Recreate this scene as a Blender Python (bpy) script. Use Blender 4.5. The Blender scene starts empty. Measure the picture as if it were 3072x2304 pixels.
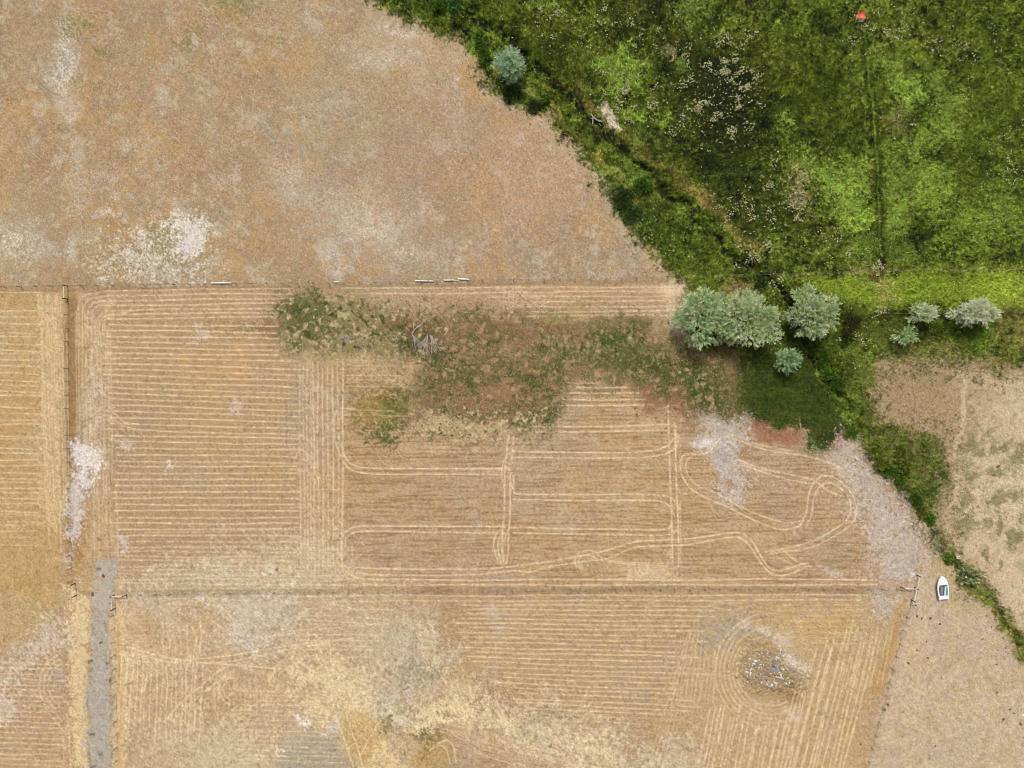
import bpy, math, random
import numpy as np
from mathutils import Vector

# ------------------------------------------------------------------ camera, sky, sun
SC = bpy.context.scene
COL = SC.collection
H = 120.0                      # drone height above the field (m)
S = 0.0565                     # metres of ground per reference unit
CX, CY = 1536.0, 1152.0


def wx(px): return (px - CX) * S
def wy(py): return (CY - py) * S


cam = bpy.data.cameras.new('camera')
cam.sensor_width = 36.0
cam.lens = 18.0 * H / (1536.0 * S)
cam.clip_end = 6000.0
cam_ob = bpy.data.objects.new('camera', cam)
cam_ob.location = (0, 0, H)
COL.objects.link(cam_ob)
SC.camera = cam_ob

SUN_EL, SUN_AZ = math.radians(58), math.radians(-12)     # azimuth from north (+Y), clockwise
world = bpy.data.worlds.new('World')
SC.world = world
world.use_nodes = True
wnt = world.node_tree
wbg = wnt.nodes['Background']
sky = wnt.nodes.new('ShaderNodeTexSky')
sky.sky_type = 'NISHITA'
sky.sun_disc = False
sky.sun_elevation = SUN_EL
sky.sun_rotation = SUN_AZ
sky.dust_density = 3.0
hsv = wnt.nodes.new('ShaderNodeHueSaturation')          # thin high cloud: a greyer sky
hsv.inputs['Saturation'].default_value = 0.35
wnt.links.new(sky.outputs[0], hsv.inputs['Color'])
wnt.links.new(hsv.outputs[0], wbg.inputs[0])
wbg.inputs[1].default_value = 0.085
sun = bpy.data.lights.new('sun', 'SUN')
sun.energy = 2.2
sun.angle = math.radians(10)
sun.color = (1.0, 0.95, 0.87)
sun_ob = bpy.data.objects.new('sun', sun)
sd = Vector((math.sin(SUN_AZ) * math.cos(SUN_EL), math.cos(SUN_AZ) * math.cos(SUN_EL), math.sin(SUN_EL)))
sun_ob.rotation_euler = sd.to_track_quat('Z', 'Y').to_euler()
COL.objects.link(sun_ob)
SC.view_settings.view_transform = 'Standard'
SC.view_settings.look = 'None'
SC.view_settings.exposure = 0.45
SC.view_settings.gamma = 1.0
SC.cycles.max_bounces = 5
SC.cycles.pixel_filter_type = 'BLACKMAN_HARRIS'
SC.cycles.filter_width = 1.0
E_RGB = np.array([1.35, 1.33, 1.26], np.float32)   # light reaching open ground: display value / albedo


def lin(c):
    c = np.asarray(c, np.float32) / 255.0
    return np.where(c < 0.04045, c / 12.92, ((c + 0.055) / 1.055) ** 2.4).astype(np.float32)


def alb(c):
    """albedo of a surface that reads as sRGB c on open ground"""
    return np.clip(lin(c) / E_RGB, 0.004, 0.85)


# ------------------------------------------------------------------ the ground as painted terrain
ST = 2.4                       # grid step in reference units
NX, NY = 1360, 1024
X0, Y0 = -96.0, -76.0
gx = (X0 + ST * np.arange(NX)).astype(np.float32)
gy = (Y0 + ST * np.arange(NY)).astype(np.float32)
PX, PY = np.meshgrid(gx, gy)
_fx = np.fft.rfftfreq(NX)[None, :].astype(np.float32)
_fy = np.fft.fftfreq(NY)[:, None].astype(np.float32)


def _norm(n):
    n -= n.mean()
    n /= n.std() + 1e-9
    return n.astype(np.float32)


def gauss(scale, seed, ay=1.0, rot=0.0):
    """smooth noise, unit variance; scale = feature size in reference units; ay<1 squeezes across"""
    r = np.random.default_rng(seed)
    w = np.fft.rfft2(r.standard_normal((NY, NX)).astype(np.float32))
    c, s = math.cos(rot), math.sin(rot)
    fx = _fx * c + _fy * s
    fy = -_fx * s + _fy * c
    k = (fx * scale / ST) ** 2 + (fy * scale * ay / ST) ** 2
    return _norm(np.fft.irfft2(w * np.exp(-k * 4.0), s=(NY, NX)))


def fract(scale, seed, beta=1.7, ay=1.0, rot=0.0):
    """fractal noise with largest feature = scale"""
    r = np.random.default_rng(seed)
    w = np.fft.rfft2(r.standard_normal((NY, NX)).astype(np.float32))
    c, s = math.cos(rot), math.sin(rot)
    fx = _fx * c + _fy * s
    fy = -_fx * s + _fy * c
    f2 = (fx * scale / ST) ** 2 + (fy * scale * ay / ST) ** 2
    return _norm(np.fft.irfft2(w / (1.0 + f2) ** (beta / 2), s=(NY, NX)))


def sstep(x, a, b):
    t = np.clip((x - a) / (b - a), 0, 1)
    return t * t * (3 - 2 * t)


WHITE = np.random.default_rng(5).standard_normal((NY, NX)).astype(np.float32)
N_L = fract(420, 11, 2.2)
N_L2 = fract(380, 12, 2.2)
N_M = fract(110, 13, 1.9)
N_M2 = fract(90, 14, 1.9)
N_S = fract(26, 15, 1.5)
N_S2 = fract(22, 16, 1.5)
N_F = fract(9, 17, 1.0)
N_F2 = fract(9, 18, 1.0)
N_H = fract(220, 19, 1.6, ay=0.06)      # streaks along x
N_H2 = fract(130, 20, 1.5, ay=0.07)
N_V = fract(220, 21, 1.6, ay=0.06, rot=math.pi / 2)
WXN, WYN = fract(120, 22, 2.0), fract(120, 23, 2.0)

A = np.empty((NY, NX, 3), np.float32)
Z = np.zeros((NY, NX), np.float32)


def put(m, c):
    global A
    A += (lin(c) - A) * np.clip(m, 0, 1)[..., None]


def mul(m, f):
    global A
    A *= (1 + (np.asarray(f, np.float32) - 1) * np.clip(m, 0, 1)[..., None])


def win(x0, y0, x1, y1):
    i0 = max(0, int((x0 - X0) / ST)); i1 = min(NX, int((x1 - X0) / ST) + 2)
    j0 = max(0, int((y0 - Y0) / ST)); j1 = min(NY, int((y1 - Y0) / ST) + 2)
    return slice(j0, max(j1, j0)), slice(i0, max(i1, i0))


def poly(pts, feather=14, warp=10, dots=0.0):
    """soft mask of a polygon: distance to its outline, warped; dots breaks the rim into clumps"""
    P = np.asarray(pts, np.float32)
    pad = feather * 3 + warp * 3 + 10
    w = win(P[:, 0].min() - pad, P[:, 1].min() - pad, P[:, 0].max() + pad, P[:, 1].max() + pad)
    X = PX[w] + warp * WXN[w]; Y = PY[w] + warp * WYN[w]
    inside = np.zeros(X.shape, bool)
    d2 = np.full(X.shape, 1e9, np.float32)
    n = len(P)
    for i in range(n):
        ax, ay = P[i]; bx, by = P[(i + 1) % n]
        ex, ey = bx - ax, by - ay
        t = np.clip(((X - ax) * ex + (Y - ay) * ey) / (ex * ex + ey * ey + 1e-6), 0, 1)
        d2 = np.minimum(d2, (X - ax - t * ex) ** 2 + (Y - ay - t * ey) ** 2)
        if by != ay:
            c = ((ay > Y) != (by > Y)) & (X < (bx - ax) * (Y - ay) / (by - ay) + ax)
            inside ^= c
    d = np.sqrt(d2) * np.where(inside, 1, -1)
    if dots:
        d = d + dots * feather * (N_S[w] * 0.7 + N_F[w] * 0.5)
    m = np.zeros((NY, NX), np.float32)
    m[w] = sstep(d, -feather, feather)
    return m


def blob(cx, cy, rx, ry, rot=0, edge=0.5, warp=8, dots=0.0):
    pad = max(rx, ry) * (1.6 + edge) + warp * 3
    w = win(cx - pad, cy - pad, cx + pad, cy + pad)
    X = PX[w] + warp * WXN[w] - cx; Y = PY[w] + warp * WYN[w] - cy
    c, s = math.cos(rot), math.sin(rot)
    d = np.sqrt(((X * c + Y * s) / rx) ** 2 + ((-X * s + Y * c) / ry) ** 2)
    if dots:
        d = d + dots * (N_S[w] * 0.5 + N_F[w] * 0.4)
    m = np.zeros((NY, NX), np.float32)
    m[w] = 1 - sstep(d, 1 - edge, 1 + edge)
    return m


def spline(pts, step=14):
    P = np.asarray(pts, float)
    if len(P) < 3:
        n = max(2, int(np.hypot(*(P[1] - P[0])) / 60))
        return P[0] + (P[1] - P[0]) * np.linspace(0, 1, n)[:, None]
    Q = np.vstack([2 * P[0] - P[1], P, 2 * P[-1] - P[-2]])
    out = []
    for i in range(1, len(Q) - 2):
        p0, p1, p2, p3 = Q[i - 1:i + 3]
        n = max(2, int(np.hypot(*(p2 - p1)) / step))
        for t in np.linspace(0, 1, n, endpoint=False):
            out.append(0.5 * (2 * p1 + (p2 - p0) * t + (2 * p0 - 5 * p1 + 4 * p2 - p3) * t * t + (3 * p1 - p0 - 3 * p2 + p3) * t ** 3))
    out.append(P[-1])
    return np.array(out)


def stroke(m, pts, width, soft=None, val=1.0, warp=0.0, smooth=True, rag=0.0):
    """max-draw a line into mask m"""
    P = spline(pts) if smooth else np.asarray(pts, float)
    soft = soft or width
    r = width + soft + 2
    for i in range(len(P) - 1):
        ax, ay = P[i]; bx, by = P[i + 1]
        w = win(min(ax, bx) - r - warp * 2, min(ay, by) - r - warp * 2, max(ax, bx) + r + warp * 2, max(ay, by) + r + warp * 2)
        X = PX[w]; Y = PY[w]
        if X.size == 0:
            continue
        if warp:
            X = X + warp * WXN[w]; Y = Y + warp * WYN[w]
        ex, ey = bx - ax, by - ay
        t = np.clip(((X - ax) * ex + (Y - ay) * ey) / (ex * ex + ey * ey + 1e-6), 0, 1)
        d = np.sqrt((X - ax - t * ex) ** 2 + (Y - ay - t * ey) ** 2) + rag * N_F[w]
        m[w] = np.maximum(m[w], val * (1 - sstep(d, width - soft * 0.5, width + soft * 0.5)))
    return m


def new(): return np.zeros((NY, NX), np.float32)


# ---- outlines shared by paint, relief and plants
FENCE_N = [(-120, 866), (0, 863), (200, 859), (660, 853), (1010, 851), (1400, 843), (1800, 838), (2048, 830), (2650, 815), (3072, 807), (3200, 805)]
EDGE_B = [(1090, -90), (1110, 0), (1170, 40), (1260, 80), (1380, 120), (1425, 180), (1445, 235), (1480, 290), (1560, 325), (1650, 375), (1710, 445),
          (1785, 505), (1825, 570), (1850, 640), (1895, 705), (1950, 765), (2010, 822), (2045, 840)]
DITCH = [(1290, -80), (1345, 0), (1440, 55), (1540, 130), (1620, 210), (1700, 285), (1765, 350), (1830, 400), (1900, 470), (1965, 540), (2050, 610),
         (2120, 690), (2200, 765), (2262, 808), (2330, 860), (2400, 960), (2440, 1050), (2490, 1130), (2560, 1225), (2620, 1320), (2680, 1410), (2740, 1490),
         (2790, 1570), (2830, 1640), (2860, 1690), (2920, 1750), (2985, 1810), (3040, 1890), (3090, 1960), (3180, 2060)]
GREEN = EDGE_B + [(2058, 885), (2060, 930), (2040, 990), (2110, 1040), (2200, 1065), (2192, 1150), (2185, 1210), (2210, 1262), (2300, 1285), (2400, 1300),
                  (2425, 1350), (2470, 1356), (2530, 1310), (2545, 1290), (2590, 1375), (2650, 1440), (2720, 1520), (2770, 1585), (2800, 1645), (2850, 1700),
                  (2890, 1765), (2950, 1805), (3005, 1880), (3072, 1985), (3180, 2080), (3190, 1990), (3072, 1885), (3020, 1815), (2960, 1765), (2905, 1700),
                  (2850, 1640), (2832, 1560), (2835, 1480), (2860, 1400), (2850, 1335), (2790, 1300), (2720, 1255), (2650, 1240), (2630, 1150), (2660, 1090),
                  (2740, 1085), (2830, 1110), (2900, 1105), (2950, 1125), (3060, 1120), (3200, 1100), (3200, -100)]
fence_y = np.interp(PX, [p[0] for p in FENCE_N], [p[1] for p in FENCE_N]).astype(np.float32)
north = sstep(fence_y + 2 - PY, -5, 5)

green = poly(GREEN, 15, 8, 1.0)
_sel = sstep(PX, 2590, 2660) * sstep(PY, 1060, 1100) * (1 - sstep(PY, 1640, 1700))
green = green * (1 - _sel) + poly(GREEN, 42, 16, .8) * _sel

# ---- base: field below the fence
A[:] = lin((187, 157, 120))
put(sstep(N_L, -0.3, 1.4) * 0.6, (196, 163, 116))
put(sstep(N_L2, 0.0, 1.6) * 0.6, (182, 160, 128))
put(sstep(N_M, 0.4, 2.0) * 0.5, (198, 178, 142))
put(sstep(N_M2, 0.5, 2.0) * 0.4, (184, 148, 108))

# mown-row striping of the middle blocks (fine dark lines along x)
midC = poly([(1030, 1080), (1120, 1080), (1300, 1290), (1500, 1310), (1690, 1170), (1880, 1150), (2040, 1240), (2120, 1300), (2260, 1290), (2480, 1370), (2600, 1500), (2620, 1640), (2600, 1790), (1000, 1790), (1030, 1600)], 25, 8)
lines = np.sin((PY + 5 * WYN * 0.3 + 0.004 * PX) * (2 * math.pi / 12.4)) * 0.5 + 0.7 * N_H
mul(midC * sstep(lines, -0.15, 1.1) * 1.0, (0.74, 0.70, 0.62))
mul(midC * sstep(-lines, .2, 1.4) * .5, (1.07, 1.06, 1.05))
mul((1 - north) * (1 - midC) * sstep(N_H2, 0.1, 1.6) * 0.7, (0.82, 0.79, 0.73))
lowC = poly([(1330, 1800), (2600, 1800), (2540, 2000), (2200, 1900), (2080, 2080), (2000, 2330), (1500, 2150), (1360, 1980)], 30, 10)
l2 = np.sin((PY - .02 * PX + 2 * WYN) * (2 * math.pi / 14.2)) * .5 + .7 * N_H2
mul(lowC * sstep(l2, -.1, 1.3) * .9, (.78, .73, .64))
# left field: golden
leftf = poly([(-100, 866), (195, 866), (195, 1560), (180, 1760), (150, 1880), (-100, 1960)], 18, 6)
put(leftf * 0.75, (196, 162, 106))
put(leftf * sstep(N_M, 0, 1.6) * 0.6, (184, 148, 92))
put(leftf * sstep(N_L2, 0.2, 1.5) * 0.5, (190, 168, 124))
# main left block: brownish between rows, cross stripes
blkB = poly([(330, 880), (900, 880), (900, 1700), (330, 1750)], 22, 6)
put(blkB * 0.65, (178, 149, 111))
vl = np.sin((PX + 3 * WXN) * (2 * math.pi / 15.0)) * 0.6 + N_S * 0.5
mul(blkB * sstep(PY, 1050, 1150) * (1 - sstep(PY, 1600, 1720)) * sstep(vl, 0.1, 1.2) * 0.7, (0.86, 0.83, 0.77))
for b in [(620, 1100, 120, 60, 0.6, (196, 158, 104)), (720, 1090, 60, 60, .5, (198, 152, 104)), (640, 1290, 100, 100, .5, (186, 158, 104)), (800, 1420, 70, 40, .5, (192, 154, 100)),
          (430, 1130, 110, 70, .5, (176, 152, 112)), (500, 1300, 130, 100, .4, (172, 148, 108)), (560, 1440, 150, 40, .4, (178, 156, 122))]:
    put(blob(*b[:4], warp=20) * b[4], b[5])
# lower-left block paler, lower mid brown
put(poly([(340, 1740), (1200, 1740), (1400, 2000), (1300, 2380), (340, 2380)], 90, 30) * 0.55, (202, 177, 138))
put(poly([(560, 1690), (760, 1640), (1010, 1600), (1040, 1760), (900, 1790), (560, 1780)], 50, 20, .6) * .55, (204, 188, 150))
put(poly([(430, 1700), (700, 1680), (900, 1740), (880, 1790), (440, 1780)], 40, 20, .8) * .35, (190, 176, 144))
put(poly([(230, 1760), (400, 1800), (440, 1960), (400, 2100), (370, 2200), (372, 1850)], 24, 10, .8) * .5, (218, 192, 146))
put(poly([(1330, 1790), (2050, 1790), (2180, 1900), (2120, 2120), (2000, 2380), (1700, 2380), (1500, 2120), (1330, 1950)], 50, 25) * 0.6, (186, 156, 114))
put(poly([(2080, 1790), (2700, 1790), (2560, 2380), (2050, 2380)], 40, 15) * 0.5, (194, 168, 122))

# dark weedy strip just under the north fence
k = (1 - north) * sstep(fence_y + 26 - PY, 0, 12) * (PX < 2050)
put(k * (0.35 + 0.3 * sstep(N_S, -0.5, 1)), (158, 130, 94))

# ---- north pasture
put(north, (177, 149, 112))
put(north * sstep(N_L + (900 - PX) / 900, -0.3, 1.6) * 0.75, (184, 153, 110))
put(north * sstep(N_L2 + (PX - 900) / 700, -0.2, 1.8) * 0.75, (167, 147, 121))
put(north * sstep(fract(260, 101, 2.2), 0, 1.4) * .6, (164, 140, 108))
put(north * sstep(fract(300, 102, 2.2), .2, 1.5) * .55, (190, 153, 100))
put(north * sstep(fract(50, 91), .3, 1.8) * .45, (154, 132, 102))
put(north * sstep(fract(50, 92), .5, 1.9) * .45, (198, 180, 152))
put(north * sstep(fract(160, 93), .3, 1.6) * .4, (168, 152, 120))
put(north * sstep(N_M, 0.5, 2.0) * 0.6, (163, 136, 108))
put(north * sstep(N_M2, 0.6, 2.0) * 0.6, (193, 178, 152))
put(north * sstep(-N_M2, 0.8, 2.2) * 0.5, (176, 138, 96))
put(north * sstep(-N_L, 0.6, 1.6) * 0.4, (172, 156, 118))
put(north * blob(1330, 430, 230, 240, edge=.8) * 0.3, (178, 146, 120))
put(north * blob(1620, 520, 140, 160, edge=.8) * 0.4, (196, 160, 124))
put(north * poly([(1130, 60), (1250, 100), (1370, 140), (1420, 240), (1460, 300), (1400, 260), (1300, 200), (1150, 230), (1050, 120)], 40, 20) * 0.5, (196, 172, 138))
put(north * poly([(1400, 150), (1440, 250), (1470, 330), (1420, 320), (1360, 200)], 25, 10) * 0.6, (190, 150, 96))
# rim of pale dry grass along the green
rim = new(); stroke(rim, EDGE_B, 20, 46)
put(rim * north * 0.55, (200, 178, 140))

# pale and salty patches of the pasture
for cx, cy, rx, ry, e, d, st, c in [
    (196, 180, 36, 100, .5, .5, 1., (206, 198, 180)), (212, 60, 34, 60, .6, .4, .6, (186, 174, 142)), (215, 335, 24, 50, .6, .5, .75, (206, 184, 156)), (222, 480, 16, 160, .6, .4, .6, (200, 182, 156)), (236, 640, 10, 120, .6, .4, .5, (200, 182, 156)),
    (222, 420, 25, 30, .6, .5, .5, (190, 172, 152)), (40, 725, 75, 70, .6, .9, .85, (222, 212, 186)), (120, 745, 40, 35, .6, .6, .6, (200, 186, 174)), (217, 750, 14, 42, .6, .6, .8, (218, 208, 196)),
    (345, 644, 36, 11, .6, .7, .8, (222, 210, 194)), (456, 628, 10, 7, .5, .5, .8, (224, 212, 190)), (660, 545, 42, 20, .6, .6, .6, (200, 186, 168)), (870, 520, 62, 75, .6, .7, .6, (206, 196, 178)),
    (930, 600, 90, 40, .6, .8, .5, (206, 190, 166)), (1110, 680, 90, 50, .6, .9, .8, (222, 208, 186)), (1170, 700, 60, 40, .6, .8, .7, (216, 204, 180)), (1220, 770, 140, 35, .7, .9, .6, (210, 190, 168)),
    (1050, 620, 130, 60, .7, 1., .5, (206, 188, 166)), (1215, 115, 40, 18, .6, .6, .8, (226, 214, 196)), (1160, 92, 32, 14, .6, .6, .7, (220, 208, 190)), (1190, 185, 60, 25, .6, .7, .6, (210, 198, 178)),
    (1090, 190, 50, 25, .6, .7, .5, (210, 196, 176)), (1040, 145, 30, 30, .6, .6, .4, (204, 180, 158)), (1370, 240, 18, 10, .6, .6, .7, (222, 200, 186)), (1362, 330, 22, 60, .7, .8, .6, (200, 186, 166)),
    (1555, 420, 16, 32, .6, .4, .5, (204, 178, 156)), (1570, 620, 60, 30, .7, .6, .4, (186, 170, 150)), (980, 300, 70, 60, .7, .7, .4, (188, 174, 150)), (950, 350, 80, 60, .7, .8, .35, (182, 170, 146)),
    (300, 545, 50, 30, .7, .9, .5, (210, 196, 180)), (350, 590, 20, 12, .6, .7, .7, (216, 202, 188)), (240, 610, 26, 20, .7, .8, .5, (206, 190, 174)), (640, 790, 50, 26, .6, .8, .6, (206, 188, 166)),
    (790, 800, 40, 14, .6, .6, .5, (202, 188, 166)), (1010, 780, 40, 40, .6, .8, .6, (216, 202, 188)), (710, 640, 24, 60, .6, .7, .4, (200, 182, 150)), (960, 680, 50, 40, .6, .7, .4, (196, 176, 150)),
    (500, 345, 60, 40, .8, .6, .3, (196, 174, 148)), (460, 460, 30, 30, .7, .5, .35, (194, 168, 144)), (620, 60, 60, 40, .8, .6, .3, (186, 164, 130)), (930, 60, 50, 40, .7, .7, .45, (190, 176, 152))]:
    put(north * blob(cx, cy, rx * 1.1, ry * 1.1, 0, e, 10, d) * st * (.25 + .95 * sstep(N_F + .45 * WHITE + .4 * N_S, -.3, 1.3)), c)
salt = np.maximum(poly([(475, 700), (520, 660), (556, 636), (604, 664), (632, 712), (616, 748), (578, 768), (548, 750), (520, 712)], 12, 8, 1.0),
                  0.75 * (.45 + .6 * sstep(N_F + .4 * WHITE, -.4, .8)) * poly([(300, 812), (345, 735), (400, 715), (470, 708), (540, 720), (560, 760), (610, 790), (560, 838), (470, 846), (400, 815), (350, 790), (330, 815)], 22, 10, 1.6))
put(north * salt * 0.9, (224, 214, 196))
put(north * blob(480, 735, 55, 38, 0, .6, 8, 1.0) * 0.75, (156, 146, 100))
put(north * blob(560, 735, 24, 16, 0, .6, 4, .6) * 0.6, (210, 200, 200))
put(north * blob(520, 800, 90, 40, 0, .7, 8, 1.4) * sstep(N_F, 0, 1) * 0.6, (150, 142, 104))
# green specks of the pasture
for cx, cy, r in [(310, 165, 14), (230, 240, 12), (235, 75, 22), (215, 100, 14), (590, 88, 14), (550, 130, 16), (835, 125, 10), (300, 265, 12), (190, 385, 12), (700, 8, 30)]:
    put(north * blob(cx, cy, r * 1.6, r, 0, .8, 4, .9) * 0.6, (138, 132, 78))

# ---- meadow and green growth
dry = 1 - green
GA = A.copy(); keep = A
A = GA
A[:] = lin((100, 112, 46))
put(sstep(N_M, -0.4, 1.5) * 0.9, (66, 76, 28))
put(sstep(N_M2, 0.1, 1.8) * 0.85, (118, 136, 50))
put(sstep(-N_L, 0.3, 1.8) * 0.55, (98, 96, 40))
put(sstep(fract(60, 81), 0.3, 1.5) * 0.7, (122, 136, 60))
put(sstep(fract(200, 83), 0.0, 1.4) * 0.6, (98, 96, 46))
put(sstep(fract(60, 82), 0.3, 1.5) * 0.85, (44, 52, 18))
put(sstep(N_S, 0.2, 1.6) * 0.85, (38, 46, 15))
put(sstep(N_S2, 0.4, 1.7) * 0.8, (134, 148, 70))
HOL = sstep(fract(70, 84, 1.9), .75, 1.6) * (.6 + .4 * sstep(N_S, -.5, .8))
put(HOL * .85, (26, 32, 12))  # shade of the sunken hollows put into the colour too
# dark and tan tracts
for cx, cy, rx, ry, st, c in [(2150, 270, 140, 120, .85, (36, 40, 17)), (2170, 420, 130, 100, .8, (36, 40, 16)), (2060, 210, 90, 60, .6, (42, 50, 18)), (2230, 520, 90, 60, .6, (40, 46, 18)), (1890, 70, 130, 60, .7, (48, 50, 22)), (2020, 40, 90, 50, .6, (50, 52, 24)),
                              (2110, 170, 80, 60, .55, (50, 58, 22)), (2430, 200, 110, 110, .5, (92, 100, 36)), (2480, 300, 120, 130, .6, (90, 100, 38)), (2620, 30, 80, 40, .4, (80, 90, 34)),
                              (2790, 470, 60, 25, .6, (48, 50, 22)), (2880, 540, 90, 90, .5, (82, 84, 34)), (2960, 360, 120, 200, .5, (92, 106, 38)), (2950, 100, 130, 90, .5, (84, 98, 32)),
                              (2320, 600, 110, 70, .5, (64, 76, 26)), (2240, 660, 110, 60, .6, (52, 58, 24)), (1640, 120, 100, 80, .6, (88, 94, 34)), (1520, 30, 60, 40, .55, (92, 100, 36)),
                              (1720, 180, 90, 70, .55, (86, 92, 36)), (1960, 640, 70, 90, .6, (60, 82, 32)), (1890, 610, 62, 80, .85, (54, 82, 44)), (1930, 420, 60, 60, .5, (70, 82, 46)),
                              (1530, 280, 40, 32, .8, (60, 82, 46)), (1590, 320, 50, 24, .6, (54, 66, 40)), (1270, 60, 90, 32, .6, (78, 86, 44)), (1370, 20, 90, 60, .5, (84, 98, 36)), (1240, 55, 30, 18, .6, (72, 84, 50)),
                              (2000, 745, 80, 50, .5, (80, 100, 36)), (2110, 800, 90, 30, .5, (84, 94, 36)), (1980, 600, 60, 60, .5, (96, 90, 40))]:
    put(blob(cx, cy, rx, ry, 0, .7, 22, .5) * st, c)
# lime sedge patches
limes = np.zeros((NY, NX), np.float32)
for P_, f in [([(1790, 185), (1830, 165), (1900, 160), (1935, 190), (1915, 230), (1920, 265), (1880, 270), (1850, 290), (1828, 285), (1835, 240), (1800, 215)], 10),
              ([(1860, 125), (1890, 120), (1900, 165), (1870, 170)], 8),
              ([(2400, 435), (2440, 495), (2500, 500), (2580, 490), (2600, 570), (2596, 700), (2560, 712), (2515, 640), (2480, 560), (2430, 505)], 14),
              ([(2655, 495), (2760, 500), (2840, 500), (2852, 580), (2830, 645), (2790, 640), (2750, 615), (2705, 600), (2725, 680), (2690, 712), (2660, 690)], 16),
              ([(2630, 180), (2692, 172), (2698, 225), (2762, 245), (2765, 310), (2705, 312), (2660, 240)], 10),
              ([(1895, 320), (1930, 330), (1940, 370), (1910, 365)], 6), ([(1985, 340), (2010, 335), (2010, 385), (1990, 380)], 6), ([(2350, 340), (2380, 330), (2385, 400), (2365, 380)], 8),
              ([(2810, 240), (2880, 300), (2860, 420), (2800, 440), (2790, 330)], 20), ([(2690, 380), (2780, 390), (2740, 470), (2690, 450)], 16), ([(2880, 640), (3000, 560), (3060, 640), (2950, 720)], 30)]:
    limes = np.maximum(limes, poly(P_, f, 8, 1.2) * (0.62 if f > 15 else 0.9))
for cx, cy, rx, ry, st in [(2070, 30, 60, 45, .6), (1590, 15, 14, 20, .8), (2040, 200, 16, 20, .6), (2010, 30, 20, 30, .3), (2600, 750, 60, 40, .5), (2700, 760, 40, 30, .5), (1445, 140, 24, 45, .9), (1640, 12, 40, 12, .6),
                           (1370, 18, 28, 26, .7), (1340, 40, 18, 18, .6), (1620, 290, 22, 12, .6), (1900, 540, 30, 25, .5), (1910, 430, 20, 20, .6)]:
    limes = np.maximum(limes, blob(cx, cy, rx, ry, 0, .5, 6, .7) * st)
put(limes * np.clip(0.85 + 0.4 * N_S + .3 * N_F, 0, 1), (158, 182, 90))
put(limes * sstep(N_S2, .6, 1.5) * .7, (72, 86, 34))
# strip of bright grass between the fence and the trees
strip = poly([(2400, 832), (2650, 820), (3200, 808), (3200, 918), (3000, 925), (2900, 905), (2780, 905), (2600, 935), (2480, 880)], 16, 6, .7)
put(strip * 0.85, (140, 156, 62))
put(strip * sstep(PX, 2880, 3000) * 0.6, (164, 178, 76))
put(strip * sstep(N_S2, 0.4, 1.6) * 0.55, (84, 98, 36))
put(poly([(2620, 815), (2660, 815), (2690, 905), (2640, 912)], 9, 4, 1.4) * sstep(N_F, -.5, .6) * 0.8, (176, 162, 110))
put(blob(2625, 832, 16, 14, 0, .5, 3) * 0.8, (70, 44, 30))
# shade around the trees below the strip, painted into the grass colour
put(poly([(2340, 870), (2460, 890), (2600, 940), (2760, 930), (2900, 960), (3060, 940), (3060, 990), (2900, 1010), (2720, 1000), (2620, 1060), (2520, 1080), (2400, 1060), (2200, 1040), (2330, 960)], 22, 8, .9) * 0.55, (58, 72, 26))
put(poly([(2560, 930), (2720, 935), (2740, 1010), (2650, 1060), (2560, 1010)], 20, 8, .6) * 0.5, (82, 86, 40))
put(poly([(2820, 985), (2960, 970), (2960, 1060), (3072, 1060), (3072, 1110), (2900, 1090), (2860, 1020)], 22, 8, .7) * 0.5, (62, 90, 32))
put(blob(2950, 1040, 22, 90, -0.1, .6, 8, .7) * 0.6, (98, 122, 48))
put(blob(3040, 985, 50, 60, 0, .7, 8, .7) * 0.7, (142, 132, 84))
put(poly([(2700, 1040), (2850, 1030), (2880, 1090), (2740, 1095)], 20, 8, .8) * 0.7, (132, 126, 80))
put(blob(2990, 1090, 40, 14, 0, .6, 8, .8) * 0.6, (160, 136, 94))
put(poly([(2060, 845), (2150, 845), (2300, 845), (2330, 880), (2050, 900)], 16, 6, .6) * 0.6, (94, 104, 42))
put(blob(2225, 880, 45, 26, 0, .5, 5, .7) * 0.7, (170, 142, 112))
put(blob(2070, 925, 20, 40, 0, .6, 5, .5) * 0.6, (172, 146, 112))
# tan stripe by the ditch and pale bare strip
tan = new(); stroke(tan, [(1660, 250), (1740, 300), (1800, 345), (1890, 425), (1970, 490), (2050, 545), (2130, 620), (2200, 690), (2260, 740)], 14, 26, 1, 8)
put(tan * np.clip(0.65 + 0.3 * N_S, 0, .9), (146, 132, 78))
put(blob(2120, 610, 30, 18, .7, .7, 6, .6) * 0.6, (168, 142, 96))
put(blob(2085, 575, 40, 16, .7, .7, 6, .6) * 0.5, (160, 138, 90))
tan2 = new(); stroke(tan2, [(1480, 200), (1560, 260), (1650, 330), (1740, 420), (1830, 500), (1920, 600)], 9, 18, 1, 8)
put(tan2 * np.clip(0.6 + 0.3 * N_S, 0, .9), (154, 146, 84))
put(poly([(1798, 318), (1812, 312), (1838, 335), (1862, 385), (1845, 388), (1822, 362)], 5, 3, .7) * 0.95, (218, 202, 172))
put(blob(1800, 390, 22, 10, .3, .5, 3, .4) * 0.8, (128, 108, 84))
put(blob(1735, 303, 9, 8, 0, .5, 2) * 0.8, (176, 138, 112))
put(blob(2012, 157, 20, 16, 0, .6, 4, 1.0) * 0.85, (186, 174, 140))
put(blob(2397, 540, 20, 34, 0, .7, 4, 1.0) * 0.75, (186, 172, 128))
put(blob(2405, 585, 26, 22, 0, .7, 4, .9) * 0.7, (166, 150, 120))
mound = blob(2697, 365, 44, 42, 0, .35, 4, .2)
put(mound * 0.6, (116, 112, 70))
put(mound * (1 - blob(2692, 360, 32, 32, 0, .4, 4)) * 0.5, (70, 66, 36))
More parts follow.
